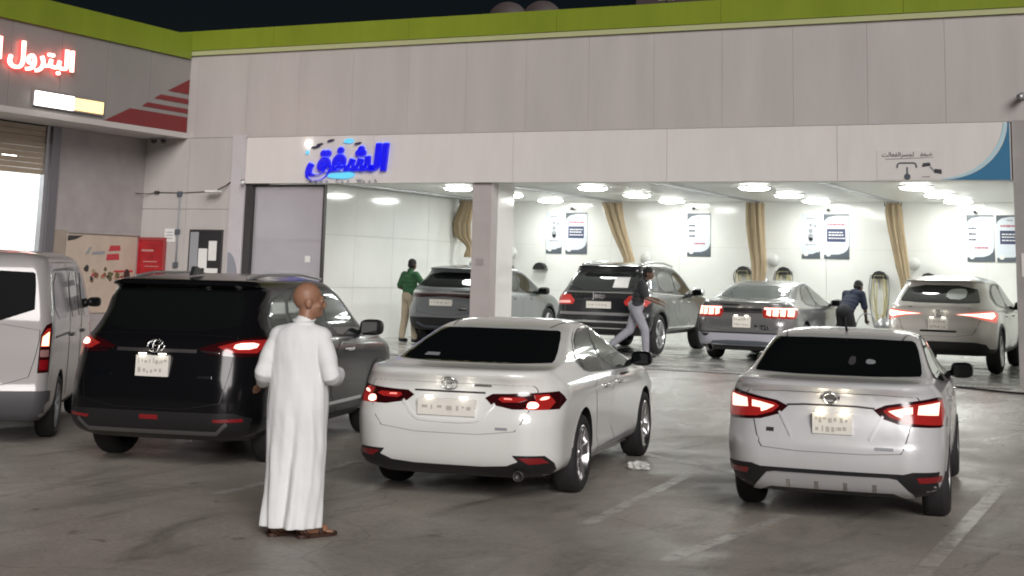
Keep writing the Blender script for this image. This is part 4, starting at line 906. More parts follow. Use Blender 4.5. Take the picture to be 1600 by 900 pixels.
c.strip('tail_trim', [(-.40, 1.075), (.40, 1.075)], .03, 'rear', M_dark, .008, parent=tl)
c.plate(.935, .33, .19, 0, 2, lamp=.5)
for rx, rz, ox in ((.085, .058, 0), (.034, .054, 0), (.058, .022, .024)): c.ringed('emblem', 0, 1.115 + ox, rx, rz, M_chrome, .006, .012, tl)
c.strip('badge', [(-.60, .85), (-.42, .85)], .024, 'rear', M_chrome, .006, parent=tl); c.strip('badge', [(.45, .845), (.58, .845)], .02, 'rear', M_chrome, .006, parent=tl)
c.patch('lower_bumper', [(-.72, .28), (.72, .28), (.88, .34), (.92, .48), (.80, .53), (-.80, .53), (-.92, .48), (-.88, .34)], 'rear', M_black, .008)
c.mirrored('reflector', [(.62, .475), (.86, .485), (.86, .455), (.63, .45)], M_refl, .013)
c.patch('fog_lamp', [(-.09, .46), (.09, .46), (.09, .50), (-.09, .50)], 'rear', M_refl, .013)
c.strip('bumper_trim', [(-.74, .44), (-.64, .35), (.64, .35), (.74, .44)], .03, 'rear', mat('dark_silver', (.2, .2, .2), .35, .7), .018, 0)
MB().prism([(.75, 1.765), (1.02, 1.78), (1.0, 1.80), (.86, 1.855), (.80, 1.855)], -.018, .018, 'x').build('antenna_fin', M_black, c.t)
for sx in (-1, 1): MB().tube([(sx * .60, .75, 1.745), (sx * .615, 1.2, 1.785), (sx * .61, 2.2, 1.79), (sx * .60, 2.8, 1.745)], .014, 8).build('roof_rail', M_grey, c.t, True)
c.finish()

# --- white van on the far left --------------------------------------------------
VAN = [
 (.26, .10, 4.45, .76, .14, .16, .03, .40, .30), (.34, .03, 4.58, .82, .15, .18, .03, .42, .35), (.50, .0, 4.66, .84, .14, .18, .03, .45, .4),
 (.62, .02, 4.68, .842, .13, .18, .03, .45, .4), (.95, .04, 4.60, .845, .13, .18, .03, .45, .4), (1.15, .055, 4.42, .845, .14, .18, .03, .4, .4),
 (1.25, .06, 4.25, .838, .14, .18, .03, .35, .4), (1.45, .09, 4.0, .81, .14, .18, .03, .3, .4), (1.68, .13, 3.72, .775, .15, .18, .03, .28, .4),
 (1.80, .16, 3.50, .75, .16, .2, .03, .26, .4), (1.88, .20, 3.30, .71, .18, .2, .03, .24, .36), (1.93, .28, 3.12, .64, .2, .2, .03, .24, .3), (1.965, .45, 2.9, .52, .2, .2, .03, .2, .26), (1.98, .7, 2.7, .36, .18, .16, .02, .16, .15), (1.985, 1.0, 2.4, .2, .1, .08, .02, .08, .08)]
c = Car('passenger_van', 'white passenger van with lit tall tail lamp at the left edge', 'van', VAN, P_van, (1.08, 3.65), .33, 1.48, (-11.5, 11.1, 0), R_(36), .29, .0, z0=0)
c.wheels(6, M_grey, tyw=.2)
c.patch('rear_window', [(-.66, 1.26), (.66, 1.26), (.64, 1.72), (.60, 1.76), (-.60, 1.76), (-.64, 1.72)], 'rear', mat('film_glass', (.004, .0045, .005), .5, spec=.04), .004, 1)
tl = c.panel('tailgate', [(-.62, .60), (.62, .60), (.72, 1.0), (.72, 1.22), (-.72, 1.22), (-.72, 1.0)], 'rear')
for vw in ('R', 'L'):
    c.patch('quarter_window', [(.34, 1.27), (1.62, 1.25), (1.60, 1.75), (.36, 1.745)], vw, mat('dusty_glass', (.10, .10, .105), .25, coat=.6), .005, 1)
    c.patch('sliding_door_window', [(1.74, 1.25), (2.42, 1.24), (2.40, 1.75), (1.72, 1.75)], vw, MATS['dusty_glass'], .005, 1); c.patch('sliding_door_window', [(2.48, 1.24), (2.74, 1.235), (2.72, 1.74), (2.47, 1.75)], vw, MATS['dusty_glass'], .005, 1)
    c.patch('front_door_window', [(2.88, 1.23), (3.82, 1.20), (3.60, 1.50), (3.38, 1.72), (2.88, 1.74)], vw, M_glass2, .005, 1)
    c.strip('panel_gap', [(1.67, 1.84), (1.68, .40)], .016, vw, M_black, .003); c.strip('panel_gap', [(2.80, 1.82), (2.81, .40)], .014, vw, M_black, .003)
    c.strip('door_rail', [(.45, 1.08), (1.68, 1.08)], .022, vw, M_black, .004)
    c.strip('drip_rail', [(.25, 1.86), (3.2, 1.865)], .018, vw, P_van, .01)
c.handles((1.86, 2.95), 1.05, M_black); c.mirror(3.72, 1.33, .76, M_black, .8)
lamps = c.mirrored('tail_lamp', [(.73, .74), (.825, .745), (.828, 1.16), (.82, 1.24), (.78, 1.22), (.735, 1.12)], M_tail_dark, .008, 0)
c.mirrored('lamp_glow', [(.745, 1.0), (.815, 1.0), (.815, 1.19), (.785, 1.18), (.745, 1.10)], M_tail_red, .011, 0, 'rear', lamps, .03)
c.mirrored('lamp_element', [(.75, 1.01), (.808, 1.01), (.806, 1.15), (.755, 1.10)], mat('van_lamp_lit', (.6, .1, .05), .3, emit=(1, .42, .22), es=2.2), .013, 0, 'rear', lamps, .02)
c.mirrored('lamp_band', [(.745, .90), (.815, .90), (.815, .97), (.745, .97)], mat('lamp_clear', (.3, .16, .15), .2, coat=1), .011, 0, 'rear', lamps, .03); c.mirrored('lamp_band', [(.745, .77), (.815, .77), (.815, .87), (.745, .87)], M_refl, .011, 0, 'rear', lamps, .03)
c.patch('bumper', [(-.80, .28), (.80, .28), (.835, .36), (.84, .56), (-.84, .56), (-.835, .36)], 'rear', mat('bumper_grey', (.06, .06, .065), .6), .02)
c.plate(.72, .33, .18, 0, 2)
c.finish()

# --- cars in the bays ----------------------------------------------------------
ZB = ZF + .008
def scaled(K, sl, sw, sh): return [(z * sh, a * sl, b * sl, h * sw, *r) for z, a, b, h, *r in K]
# dark off-road car
JEEP = [
 (.36, .22, 4.60, .78, .30, .26, .03, .45, .30), (.44, .08, 4.72, .90, .30, .28, .04, .45, .36), (.56, .02, 4.80, .945, .3, .30, .04, .45, .4),
 (.70, .0, 4.82, .955, .3, .32, .05, .45, .4), (.80, .05, 4.80, .95, .3, .34, .06, .45, .4), (.95, .06, 4.72, .945, .3, .36, .07, .4, .4), (1.06, .07, 4.5, .93, .3, .38, .08, .4, .4),
 (1.14, .11, 3.9, .90, .3, .38, .08, .3, .4), (1.22, .18, 3.66, .855, .26, .36, .09, .3, .4), (1.40, .36, 3.36, .80, .24, .34, .09, .28, .4), (1.58, .56, 3.02, .74, .22, .32, .08, .26, .4),
 (1.64, .55, 2.86, .71, .22, .3, .08, .24, .38), (1.67, .50, 2.76, .68, .22, .28, .08, .24, .36), (1.70, .62, 2.62, .61, .24, .28, .07, .24, .3), (1.73, .95, 2.45, .50, .22, .26, .05, .2, .26), (1.75, 1.3, 2.3, .38, .18, .16, .04, .16, .15), (1.755, 1.6, 2.1, .2, .1, .08, .02, .08, .08)]
c = Car('off_road_car', 'black off-road car being washed in the second bay', 'car', JEEP, P_dk, (.98, 3.89), .385, 1.64, (-10.82, 26.2, ZB), R_(2), .42, .02)
c.wheels(5, tyw=.25)
c.patch('rear_window', [(-.70, 1.20), (.70, 1.20), (.62, 1.60), (-.62, 1.60)], 'rear', mat('wet_glass', (.03, .035, .035), .05, coat=1), .004, 1)
c.patch('painted_glare', [(.22, 1.26), (.52, 1.26), (.50, 1.46), (.22, 1.46)], 'rear', M_paper, .008)  # bright reflection in the rear window, painted as a white patch
tl = c.panel('tailgate', [(-.62, .72), (.62, .72), (.74, .95), (.74, 1.15), (-.74, 1.15), (-.74, .95)], 'rear')
lamps = c.mirrored('tail_lamp', [(.50, 1.0), (.54, .93), (.90, .92), (.935, 1.0), (.92, 1.12), (.60, 1.11)], mat('jeep_lamp', (.35, .03, .03), .2, coat=1, emit=(1, .08, .06), es=.12), .008)
c.mirrored('lamp_element', [(.58, .955), (.86, .945), (.87, .99), (.60, 1.0)], mat('jeep_lamp_white', (.6, .35, .33), .25, emit=(1, .5, .45), es=.3), .012, 0, 'rear', lamps)
c.strip('chrome_bar', [(-.70, 1.165), (.70, 1.165)], .025, 'rear', M_chrome, .010); c.plate(.93, .50, .13, 0, 1)
me = text_mesh('Jeep', .15, .006, .003, align='CENTER'); hp = c.hit('rear', 0, 1.10)[0]
for vv in me.vertices: vv.co = Vector((vv.co.x, hp.y - .014 - vv.co.z, vv.co.y + 1.06))
obj('emblem', me, M_chrome, tl)
c.patch('lower_bumper', [(-.80, .38), (.80, .38), (.90, .50), (.92, .60), (-.92, .60), (-.90, .50)], 'rear', M_black, .01); c.strip('chrome_bar', [(-.78, .62), (.78, .62)], .035, 'rear', M_chrome, .014); c.strip('chrome_bar', [(-.70, .50), (.70, .50)], .02, 'rear', M_chrome, .014); c.strip('step_plate', [(-.8, .76), (.8, .76)], .05, 'rear', M_grey, .012)
c.mirrored('reflector', [(.72, .60), (.88, .60), (.88, .53), (.74, .53)], M_refl, .016)
for vw in ('R', 'L'):
    c.patch('window_frame', [(.62, 1.26), (.80, 1.18), (3.30, 1.09), (3.44, 1.11), (3.16, 1.36), (2.80, 1.57), (2.2, 1.625), (1.2, 1.61), (.78, 1.54)], vw, M_black, .0025, 1)
    for pn, q in (('quarter_window', [(.74, 1.29), (.86, 1.215), (1.16, 1.20), (1.16, 1.575), (.88, 1.53)]), ('rear_door_window', [(1.24, 1.20), (2.16, 1.16), (2.14, 1.60), (1.24, 1.58)]), ('front_door_window', [(2.24, 1.155), (3.2, 1.12), (3.32, 1.13), (3.08, 1.35), (2.74, 1.54), (2.22, 1.6)])): c.patch(pn, q, vw, M_glass2, .005, 1)
    c.strip('belt_chrome', [(.70, 1.17), (2.0, 1.13), (3.35, 1.085)], .02, vw, M_chrome, .006); c.strip('window_chrome', [(.70, 1.26), (.84, 1.55), (1.2, 1.60)], .025, vw, M_chrome, .007, 1)
    c.panel('rear_door', [(1.4, 1.06), (1.46, .72), (1.5, .46), (2.2, .45), (2.2, 1.08)], vw); c.panel('front_door', [(2.215, 1.08), (2.215, .45), (3.3, .45), (3.36, .8), (3.34, 1.05)], vw)
    c.strip('side_trim', [(1.5, .50), (3.3, .50)], .03, vw, M_chrome, .01)
    for ya in c.axles: c.strip('arch_lip', [(ya + .46 * math.cos(a), .385 + .46 * math.sin(a)) for a in [R_(q) for q in range(6, 175, 8)]], .05, vw, M_black, .012)
c.handles((1.8, 2.8), .99, M_chrome); c.mirror(3.25, 1.14, .9, M_chrome, 1.15)
for sx in (-1, 1): MB().tube([(sx * .60, .75, 1.70), (sx * .60, 1.2, 1.75), (sx * .60, 2.2, 1.76), (sx * .59, 2.8, 1.70)], .02, 8).build('roof_rail', M_chrome, c.t, True)
c.finish()
# grey sedan
c = Car('sedan_car', 'grey sedan with bright segmented tail lamps in the third bay', 'car', scaled(SEDAN, 1.0, 1.02, 1.02), P_grey, (1.09, 3.90), .35, 1.62, (-7.93, 26.05, ZB), R_(1), .27, .015)
c.wheels(5, tyw=.23)
c.patch('rear_window', [(-.68, 1.125), (.68, 1.125), (.58, 1.37), (-.58, 1.37)], 'rear', mat('grey_rear_glass', (.07, .08, .08), .04, coat=1), .004, 1, step=.035)
tl = c.panel('trunk_lid', [(-.62, .56), (.62, .56), (.70, .75), (.74, .98), (.72, 1.05), (-.72, 1.05), (-.74, .98), (-.70, .75)], 'rear')
lamps = c.mirrored('tail_lamp', [(.36, .90), (.40, .80), (.90, .79), (.92, .86), (.92, .96), (.40, .965)], M_tail_red, .008)
for k, (a, b) in enumerate(((.44, .52), (.55, .65), (.68, .76), (.79, .88))): c.mirrored('lamp_element', [(a, .835 + .02 * (k == 0)), (b, .83), (b, .945), (a, .95)], M_tail_amb, .013, 0, 'rear', lamps, .03)
c.mirrored('lamp_band', [(.40, .955), (.90, .955), (.90, .98), (.40, .985)], M_tail_hot, .013, 0, 'rear', lamps, .03)
c.patch('black_band', [(-.36, .88), (.36, .88), (.36, .97), (-.36, .97)], 'rear', M_black, .006); c.plate(.72, .33, .20, 0, 2, lamp=2.5)
me = text_mesh('T21', .11, .006, .004); hp = c.hit('rear', .45, .62)[0]
for vv in me.vertices: vv.co = Vector((vv.co.x + .34, hp.y - .014 - vv.co.z, vv.co.y + .595))
obj('badge', me, M_chrome, tl); c.strip('badge', [(.24, .66), (.30, .60)], .05, 'rear', M_chrome, .012, parent=tl)
c.strip('bumper_edge', [(-.82, .525), (.82, .525)], .02, 'rear', M_black, .008)
c.patch('bumper_skirt', [(-.88, .30), (.88, .30), (.90, .51), (-.90, .51)], 'rear', mat('pale_bumper', (.40, .40, .46), .35, coat=.5), .007); c.patch('diffuser', [(-.62, .31), (.62, .31), (.56, .39), (-.56, .39)], 'rear', M_slate, .011, 1); c.patch('diffuser', [(-.84, .22), (.84, .22), (.86, .30), (-.86, .30)], 'rear', M_black, .009)
c.mirrored('vent', [(.62, .50), (.80, .50), (.74, .45), (.68, .45)], M_black, .011)
for sx in (-1, 1): MB().lathe([(0, .07), (-.08, .072), (-.085, .06), (.1, .055), (.1, .002)], 18, 'y', (sx * .62, .14, .245)).build('exhaust_tip', M_dark, c.t, True)
for vw in ('R', 'L'):
    c.patch('window_frame', [(1.30, 1.06), (1.62, 1.005), (3.30, .975), (3.46, .99), (3.02, 1.22), (2.62, 1.385), (2.2, 1.42), (1.80, 1.39), (1.42, 1.265)], vw, M_black, .0025, 1)
    c.patch('rear_door_window', [(1.38, 1.07), (1.62, 1.03), (2.18, 1.01), (2.16, 1.395), (1.84, 1.37), (1.48, 1.25)], vw, M_glass2, .005, 1); c.patch('front_door_window', [(2.27, 1.01), (3.18, .998), (3.30, 1.01), (2.94, 1.21), (2.58, 1.36), (2.25, 1.395)], vw, M_glass2, .005, 1)
    c.panel('rear_door', [(1.52, .95), (1.60, .70), (1.66, .32), (2.22, .30), (2.22, .97)], vw); c.panel('front_door', [(2.235, .97), (2.235, .30), (3.30, .30), (3.36, .70), (3.34, .95)], vw)
c.handles((1.95, 2.6), .88, P_grey); c.mirror(3.28, 1.02, .88, P_grey); MB().prism([(1.7, 1.44), (1.86, 1.455), (1.76, 1.51)], -.018, .018, 'x').build('antenna_fin', P_grey, c.t)
c.finish()
# silver crossover on the right, grey crossover on the left
CROSS = [
 (.30, .28, 4.40, .78, .34, .28, .04, .45, .30), (.38, .12, 4.54, .87, .36, .34, .05, .45, .36), (.50, .05, 4.62, .905, .38, .38, .06, .45, .4),
 (.64, .0, 4.64, .915, .38, .42, .07, .45, .4), (.74, .02, 4.62, .918, .38, .44, .08, .45, .4), (.88, .09, 4.52, .918, .4, .46, .10, .4, .4), (.98, .11, 4.3, .915, .4, .48, .11, .4, .4),
 (1.08, .08, 3.85, .885, .42, .48, .12, .3, .4), (1.16, .14, 3.56, .84, .36, .46, .12, .3, .4), (1.30, .32, 3.26, .775, .30, .42, .12, .28, .4), (1.46, .54, 2.92, .715, .28, .40, .10, .26, .4),
 (1.52, .56, 2.78, .685, .26, .36, .10, .24, .38), (1.55, .46, 2.68, .655, .26, .32, .10, .24, .36), (1.58, .60, 2.54, .59, .26, .3, .09, .24, .3), (1.61, .95, 2.36, .49, .22, .26, .05, .2, .26), (1.632, 1.3, 2.2, .38, .18, .16, .04, .16, .15), (1.638, 1.55, 2.0, .2, .1, .08, .02, .08, .08)]
def cross(label, pt, loc, rz, lit):
    c = Car('crossover_car', label, 'car', CROSS, pt, (.94, 3.63), .372, 1.60, loc, R_(rz), .40, .022); c.wheels(5, tyw=.235)
    c.patch('rear_window', [(-.66, 1.17), (.66, 1.17), (.66, 1.24), (.56, 1.47), (-.56, 1.47), (-.66, 1.24)], 'rear', M_glass if not lit else mat('wet_glass', (.03, .035, .035), .05, coat=1), .004, 1)
    tl = c.panel('tailgate', [(-.54, .62), (.54, .62), (.64, .80), (.68, .96), (.70, 1.12), (-.70, 1.12), (-.68, .96), (-.64, .80)], 'rear')
    if lit:
        c.patch('painted_glare_patch', [(.1, 1.24), (.42, 1.23), (.44, 1.40), (.3, 1.42), (.12, 1.39)], 'rear', mat('glare_paint', (.55, .6, .58), .5), .008, 1)  # pale patch paints in a bright reflection on this rear window
        lamps = c.mirrored('tail_lamp', [(.26, .985), (.55, .945), (.90, .86), (.915, .96), (.90, 1.06), (.55, 1.03)], mat('lux_lamp', (.4, .1, .09), .2, coat=1, emit=(1, .2, .15), es=.35), .008)
        c.mirrored('lamp_element', [(.30, .985), (.56, .965), (.84, .92), (.88, .97), (.86, 1.03), (.60, 1.005)], mat('lux_lamp_lit', (.6, .3, .2), .3, emit=(1, .62, .48), es=1.6), .013, 0, 'rear', lamps, .03)
        c.ringed('emblem', 0, .99, .075, .055, M_chrome, .009, .012, tl); c.strip('emblem_bar', [(.03, 1.03), (-.03, .965), (.05, .965)], .014, 'rear', M_chrome, .014, parent=tl)
        c.strip('chrome_bar', [(-.30, .70), (.30, .70)], .025, 'rear', M_chrome, .014); c.strip('bumper_crease', [(-.55, .60), (.55, .60)], .018, 'rear', pt, .014); c.plate(.82, .50 * .66, .19, 0, 2, lamp=1.2)
        c.patch('lower_bumper', [(-.66, .31), (.66, .31), (.84, .37), (.76, .50), (.6, .53), (-.6, .53), (-.76, .50), (-.84, .37)], 'rear', M_black, .012)
    else:
        lamps = c.mirrored('tail_lamp', [(.0, .985), (.0, 1.045), (.6, 1.03), (.90, 1.02), (.91, .97), (.6, .955)], M_tail_dark, .008)
        c.strip('chrome_bar', [(-.82, 1.075), (.82, 1.075)], .05, 'rear', M_chrome, .012)
        c.strip('badge', [(.36, .74), (.52, .74)], .05, 'rear', M_chrome, .010, parent=tl); c.plate(.86, .50, .13, -.06, 1)
        c.patch('lower_bumper', [(-.66, .31), (.66, .31), (.84, .37), (.80, .56), (-.80, .56), (-.84, .37)], 'rear', M_black, .012); c.strip('bumper_trim', [(-.6, .46), (-.45, .38), (.45, .38), (.6, .46)], .04, 'rear', M_slate, .02)
        MB().prism([(1.2, 1.625), (1.36, 1.635), (1.28, 1.70)], -.018, .018, 'x').build('antenna_fin', pt, c.t)
    for vw in ('R', 'L'):
        c.patch('window_frame', [(.62, 1.24), (.90, 1.12), (3.12, 1.03), (3.26, 1.05), (2.96, 1.28), (2.60, 1.47), (2.1, 1.525), (1.3, 1.50), (.86, 1.40)], vw, M_black, .0025, 1)
        c.patch('rear_door_window', [(.94, 1.21), (1.10, 1.14), (2.02, 1.09), (2.0, 1.50), (1.34, 1.475), (1.0, 1.38)], vw, M_glass2, .005, 1); c.patch('front_door_window', [(2.1, 1.085), (3.0, 1.055), (3.12, 1.065), (2.88, 1.27), (2.54, 1.445), (2.08, 1.5)], vw, M_glass2, .005, 1)
        c.panel('rear_door', [(1.36, 1.0), (1.40, .72), (1.44, .42), (2.06, .40), (2.06, 1.04)], vw); c.panel('front_door', [(2.075, 1.04), (2.075, .40), (3.05, .40), (3.12, .8), (3.1, 1.0)], vw)
        c.strip('sill', [(1.4, .36), (3.15, .36)], .08, vw, M_black, .014)
        for ya in c.axles: c.strip('arch_lip', [(ya + .445 * math.cos(a), .372 + .445 * math.sin(a)) for a in [R_(q) for q in range(6, 175, 8)]], .05, vw, M_black, .012)
    c.handles((1.7, 2.6), .95, pt); c.mirror(3.06, 1.08, .87, M_black, 1.1); c.finish()
cross('silver crossover with slanted lit tail lamps in the rightmost bay', P_lux, (-4.42, 25.85, ZB), 0, True)
cross('grey crossover half hidden by the front pillar', P_blue, (-14.28, 26.35, ZB), 3, False)

# ------------------------------------------------------------------ people
def capsule(mb, p0, r0, p1, r1, n=14):
    p0 = Vector(p0); p1 = Vector(p1); t = (p1 - p0).normalized(); P = []; R = []
    for a in (85, 60, 35, 12): P.append(p0 - t * r0 * math.sin(R_(a))); R.append(r0 * math.cos(R_(a)))
    P += [p0, p0.lerp(p1, .5), p1]; R += [r0, (r0 + r1) / 2, r1]
    for a in (12, 35, 60, 85): P.append(p1 + t * r1 * math.sin(R_(a))); R.append(r1 * math.cos(R_(a)))
    mb.tube(P, R, n)
def ellip(mb, c, r, rot=None):
    bm = bmesh.new(); bmesh.ops.create_uvsphere(bm, u_segments=20, v_segments=14, radius=1); c = Vector(c)
    v = []
    for q in bm.verts:
        p = Vector((q.co.x * r[0], q.co.y * r[1], q.co.z * r[2]))
        if rot is not None: p = rot @ p
        v.append(p + c)
    bm.verts.index_update(); f = [[q.index for q in p.verts] for p in bm.faces]; bm.free(); mb.add(v, f)
def blob(name, fn, m, parent, voxel=.008, smooth=4, factor=.5):
    mb = MB(); fn(mb); me = mesh(name, mb.v, mb.f, True); o = bpy.data.objects.new(name, me); C.objects.link(o)
    r = o.modifiers.new('r', 'REMESH'); r.mode = 'VOXEL'; r.voxel_size = voxel; r.use_smooth_shade = True
    s = o.modifiers.new('s', 'SMOOTH'); s.iterations = smooth; s.factor = factor
    me2 = baked(o); drop(o); me2.name = name; return obj(name, me2, m, parent)
def hand(mb, w, d, up, side, sc=1.0, curl=.6):
    """w wrist, d hand direction, up back-of-hand normal, side towards the thumb"""
    w = Vector(w); d = Vector(d).normalized(); up = Vector(up); up = (up - d * up.dot(d)).normalized(); sv = d.cross(up).normalized() * side
    for k in (-1, -.3, .35, 1): capsule(mb, w + d * .015 * sc + sv * k * .02 * sc, .017 * sc, w + d * .085 * sc + sv * k * .030 * sc, .0135 * sc, 8)
    for k, l in ((-1, .052), (-.33, .066), (.34, .070), (1, .062)):
        b = w + d * .092 * sc + sv * k * .031 * sc; a = b + (d - up * curl * .5).normalized() * l * .5 * sc; e = a + (d - up * curl * 1.6).normalized() * l * .55 * sc
        capsule(mb, b, .0105 * sc, a, .0098 * sc, 8); capsule(mb, a, .0098 * sc, e, .008 * sc, 8)
    b = w + d * .03 * sc + sv * .034 * sc; a = b + (d * .6 + sv * .8).normalized() * .04 * sc; e = a + (d * .95 + sv * .1 - up * .3).normalized() * .036 * sc
    capsule(mb, b, .014 * sc, a, .0115 * sc, 8); capsule(mb, a, .0115 * sc, e, .009 * sc, 8)
def head(mb, c, yaw, pitch=0.0, sc=1.0):
    Rm = Matrix.Rotation(yaw, 3, 'Z') @ Matrix.Rotation(pitch, 3, 'X'); c = Vector(c); P = lambda x, y, z: c + Rm @ Vector((x * sc, y * sc, z * sc))
    E = lambda p, r: ellip(mb, P(*p), tuple(q * sc for q in r), Rm)
    E((0, -.012, .03), (.078, .096, .092)); E((0, .03, -.035), (.062, .066, .075)); E((0, .052, -.085), (.038, .036, .026)); E((0, .085, .022), (.05, .018, .014))
    E((0, .098, -.02), (.014, .02, .026)); E((0, .106, -.034), (.018, .014, .012)); E((0, .088, -.068), (.026, .012, .007)); E((0, .086, -.08), (.022, .012, .008))
    for s in (-1, 1):
        E((s * .079, -.01, -.012), (.012, .024, .034)); E((s * .03, .084, .0), (.014, .01, .008)); E((s * .045, .062, -.03), (.022, .02, .02))
def face_bits(t, c, yaw, pitch=0.0, sc=1.0, dark=True):
    Rm = Matrix.Rotation(yaw, 3, 'Z') @ Matrix.Rotation(pitch, 3, 'X'); c = Vector(c)
    for s in (-1, 1):
        mb = MB(); ellip(mb, c + Rm @ Vector((s * .03, .094, .002)) * sc, (.011 * sc, .005 * sc, .006 * sc), Rm); mb.build('eye', mat('eye', (.05, .04, .035), .2), t, True)
        mb = MB(); ellip(mb, c + Rm @ Vector((s * .032, .099, .028)) * sc, (.018 * sc, .006 * sc, .004 * sc), Rm); mb.build('eyebrow', mat('brow', (.02, .015, .012), .8), t, True)
M_skin = mat('skin_brown', (.30, .155, .095), .5, var=.08, vscale=14); M_skin2 = mat('skin_dark', (.13, .07, .045), .5, var=.08, vscale=14)
M_thobe = mat('white_thobe', (.78, .80, .80), .8, var=.05, vscale=6, bump=.08, bscale=60); M_leather = mat('brown_leather', (.05, .022, .015), .5)
M_hair = mat('black_hair', (.008, .007, .007), .75, bump=.4, bscale=120)

# man in a white thobe, seen from behind, face turned to the right
mt = thing('person', 'person in long white robe and sandals standing with back to the viewer', 'person', (-6.02, 8.98, 0), R_(14))
HC = (.035, .04, 1.632)
def mbody(mb):
    head(mb, HC, R_(-62), 0.0, 1.1); capsule(mb, (.02, .0, 1.42), .066, (.035, .03, 1.57), .062)
    ellip(mb, (0, 0, 1.25), (.17, .11, .24)); ellip(mb, (0, 0, .98), (.16, .115, .18))
    for s in (-1, 1):
        capsule(mb, (s * .10, 0, .92), .085, (s * .105, .0, .5), .055); capsule(mb, (s * .105, 0, .5), .055, (s * .11, -.01, .1), .038)
        fx = s * .11; capsule(mb, (fx + .0, -.04, .062), .04, (fx + .10, .10, .048), .032)
        for k in range(5): capsule(mb, (fx + .07 + .018 * k - .01, .125 - .016 * k, .04), .012, (fx + .105 + .016 * k, .165 - .022 * k, .036), .010, 8)
    capsule(mb, (-.15, 0, 1.365), .045, (-.24, -.06, 1.13), .042); capsule(mb, (-.24, -.06, 1.13), .042, (-.305, .10, 1.04), .03); hand(mb, (-.312, .11, 1.035), (-.65, .65, -.3), (-.6, 0, .8), 1)
    capsule(mb, (.15, 0, 1.365), .045, (.25, -.055, 1.13), .042); capsule(mb, (.25, -.055, 1.13), .042, (.24, .19, 1.12), .03); hand(mb, (.245, .2, 1.12), (-.5, .8, .3), (.5, 0, .8), -1)
bo = blob('body', mbody, M_skin, mt, .0065, 3)
face_bits(mt, HC, R_(-62), 0.0, 1.1)
from mathutils import noise as mnoise
def thobe(mb):
    n = 96; Z = [.07, .12, .3, .5, .7, .88, 1.0, 1.12, 1.25, 1.36, 1.42, 1.455, 1.475]
    RX = [.208, .209, .211, .214, .218, .222, .216, .208, .208, .206, .184, .122, .080]; RY = [.175, .175, .165, .160, .158, .158, .150, .142, .140, .130, .112, .088, .070]
    v = []; f = []; m_ = 60
    for j in range(m_ + 1):
        z = Z[0] + (Z[-1] - Z[0]) * j / m_; rx = float(np.interp(z, Z, RX)); ry = float(np.interp(z, Z, RY)); d = max(0, (1.15 - z)) / 1.1
        for k in range(n):
            a = 2 * math.pi * k / n; w = 1 + d * (.045 * math.cos(5 * a + 1.1 + z * 1.3) + .042 * math.cos(9 * a + z * 2.6) + .034 * math.cos(14 * a - z * 1.9)) + .012 * math.cos(7 * a + 9 * z)
            cleft = .30 * min(1, max(0, (.98 - z) / .45)) * math.exp(-((a - (4.71 + .38 * (z - .5))) / .19)**2)           # fold between the legs at the back
            w -= cleft; w += mnoise.fractal(Vector((math.cos(a) * 1.6, math.sin(a) * 1.6, z * 1.5 + .6 * math.cos(a))), 1.0, 2.0, 3) * (.05 + .025 * d) + .03 * mnoise.noise(Vector((math.cos(a) * 3, math.sin(a) * 3, z * 7 + 3 * a))); tw = .03 * math.exp(-((z - 1.0) / .12)**2) * math.cos(6 * a + 14 * z)
            v.append((rx * (w + tw * .4) * math.cos(a) + .012 * math.sin(3 * z), ry * (w + tw * .4) * math.sin(a) * (1.04 if math.sin(a) < 0 else 1), z))
    for j in range(m_):
        for k in range(n): f.append((j * n + k, j * n + (k + 1) % n, (j + 1) * n + (k + 1) % n, (j + 1) * n + k))
    f.append(tuple(range(n - 1, -1, -1))); f.append(tuple(range(m_ * n, (m_ + 1) * n))); mb.add(v, f)
    def sleeve(pts, rs):
        P = [Vector(p) for p in pts]; Q = []; S = []
        for i in range(len(P) - 1):
            for k in range(8):
                u = k / 8; Q.append(P[i].lerp(P[i + 1], u)); r = rs[i] * (1 - u) + rs[i + 1] * u; S.append(r * (1 + .022 * math.sin((i * 8 + k) * 1.35) + .02 * math.sin((i * 8 + k) * .71 + 1)))
        Q.append(P[-1]); S.append(rs[-1]); mb.tube(Q, S, 20)
    sleeve([(-.14, 0, 1.385), (-.205, -.03, 1.27), (-.25, -.06, 1.12), (-.272, .02, 1.075), (-.300, .085, 1.045)], [.080, .070, .062, .058, .050])
    sleeve([(.14, 0, 1.385), (.21, -.03, 1.27), (.262, -.055, 1.115), (.258, .06, 1.10), (.24, .17, 1.12)], [.080, .071, .064, .060, .052])
    for s in (-1, 1): capsule(mb, (.01, 0, 1.405), .088, (s * .155, 0, 1.375), .082, 20)
    capsule(mb, (.012, .0, 1.44), .082, (.022, .012, 1.485), .070, 20)
to = blob('robe', thobe, M_thobe, mt, .008, 3, .4)
mb = MB()
mb.tube([(.018 + .078 * math.cos(a), .008 + .074 * math.sin(a), 1.500 + .012 * math.sin(a)) for a in [2 * math.pi * k / 24 for k in range(25)]], .006, 8, False); mb.build('collar', M_thobe, to, True)
for s in (-1, 1):
    fx = s * .11; pr = chaikin([(-.05, -.075), (.0, -.10), (.06, -.02), (.17, .10), (.185, .17), (.11, .20), (.03, .12), (-.045, .0)], 2)
    sn = MB().prism([(fx + a, b) for a, b in pr], .002, .026, 'z').build('sandal', M_leather, mt)
    MB().tube([(fx - .03, -.02, .02), (fx + .0, .05, .085), (fx + .06, .06, .10), (fx + .11, .03, .02)], .018, 8).build('strap', M_leather, sn, True); MB().tube([(fx - .05, -.05, .02), (fx - .01, -.09, .075), (fx + .05, -.06, .02)], .014, 8).build('strap', M_leather, sn, True)

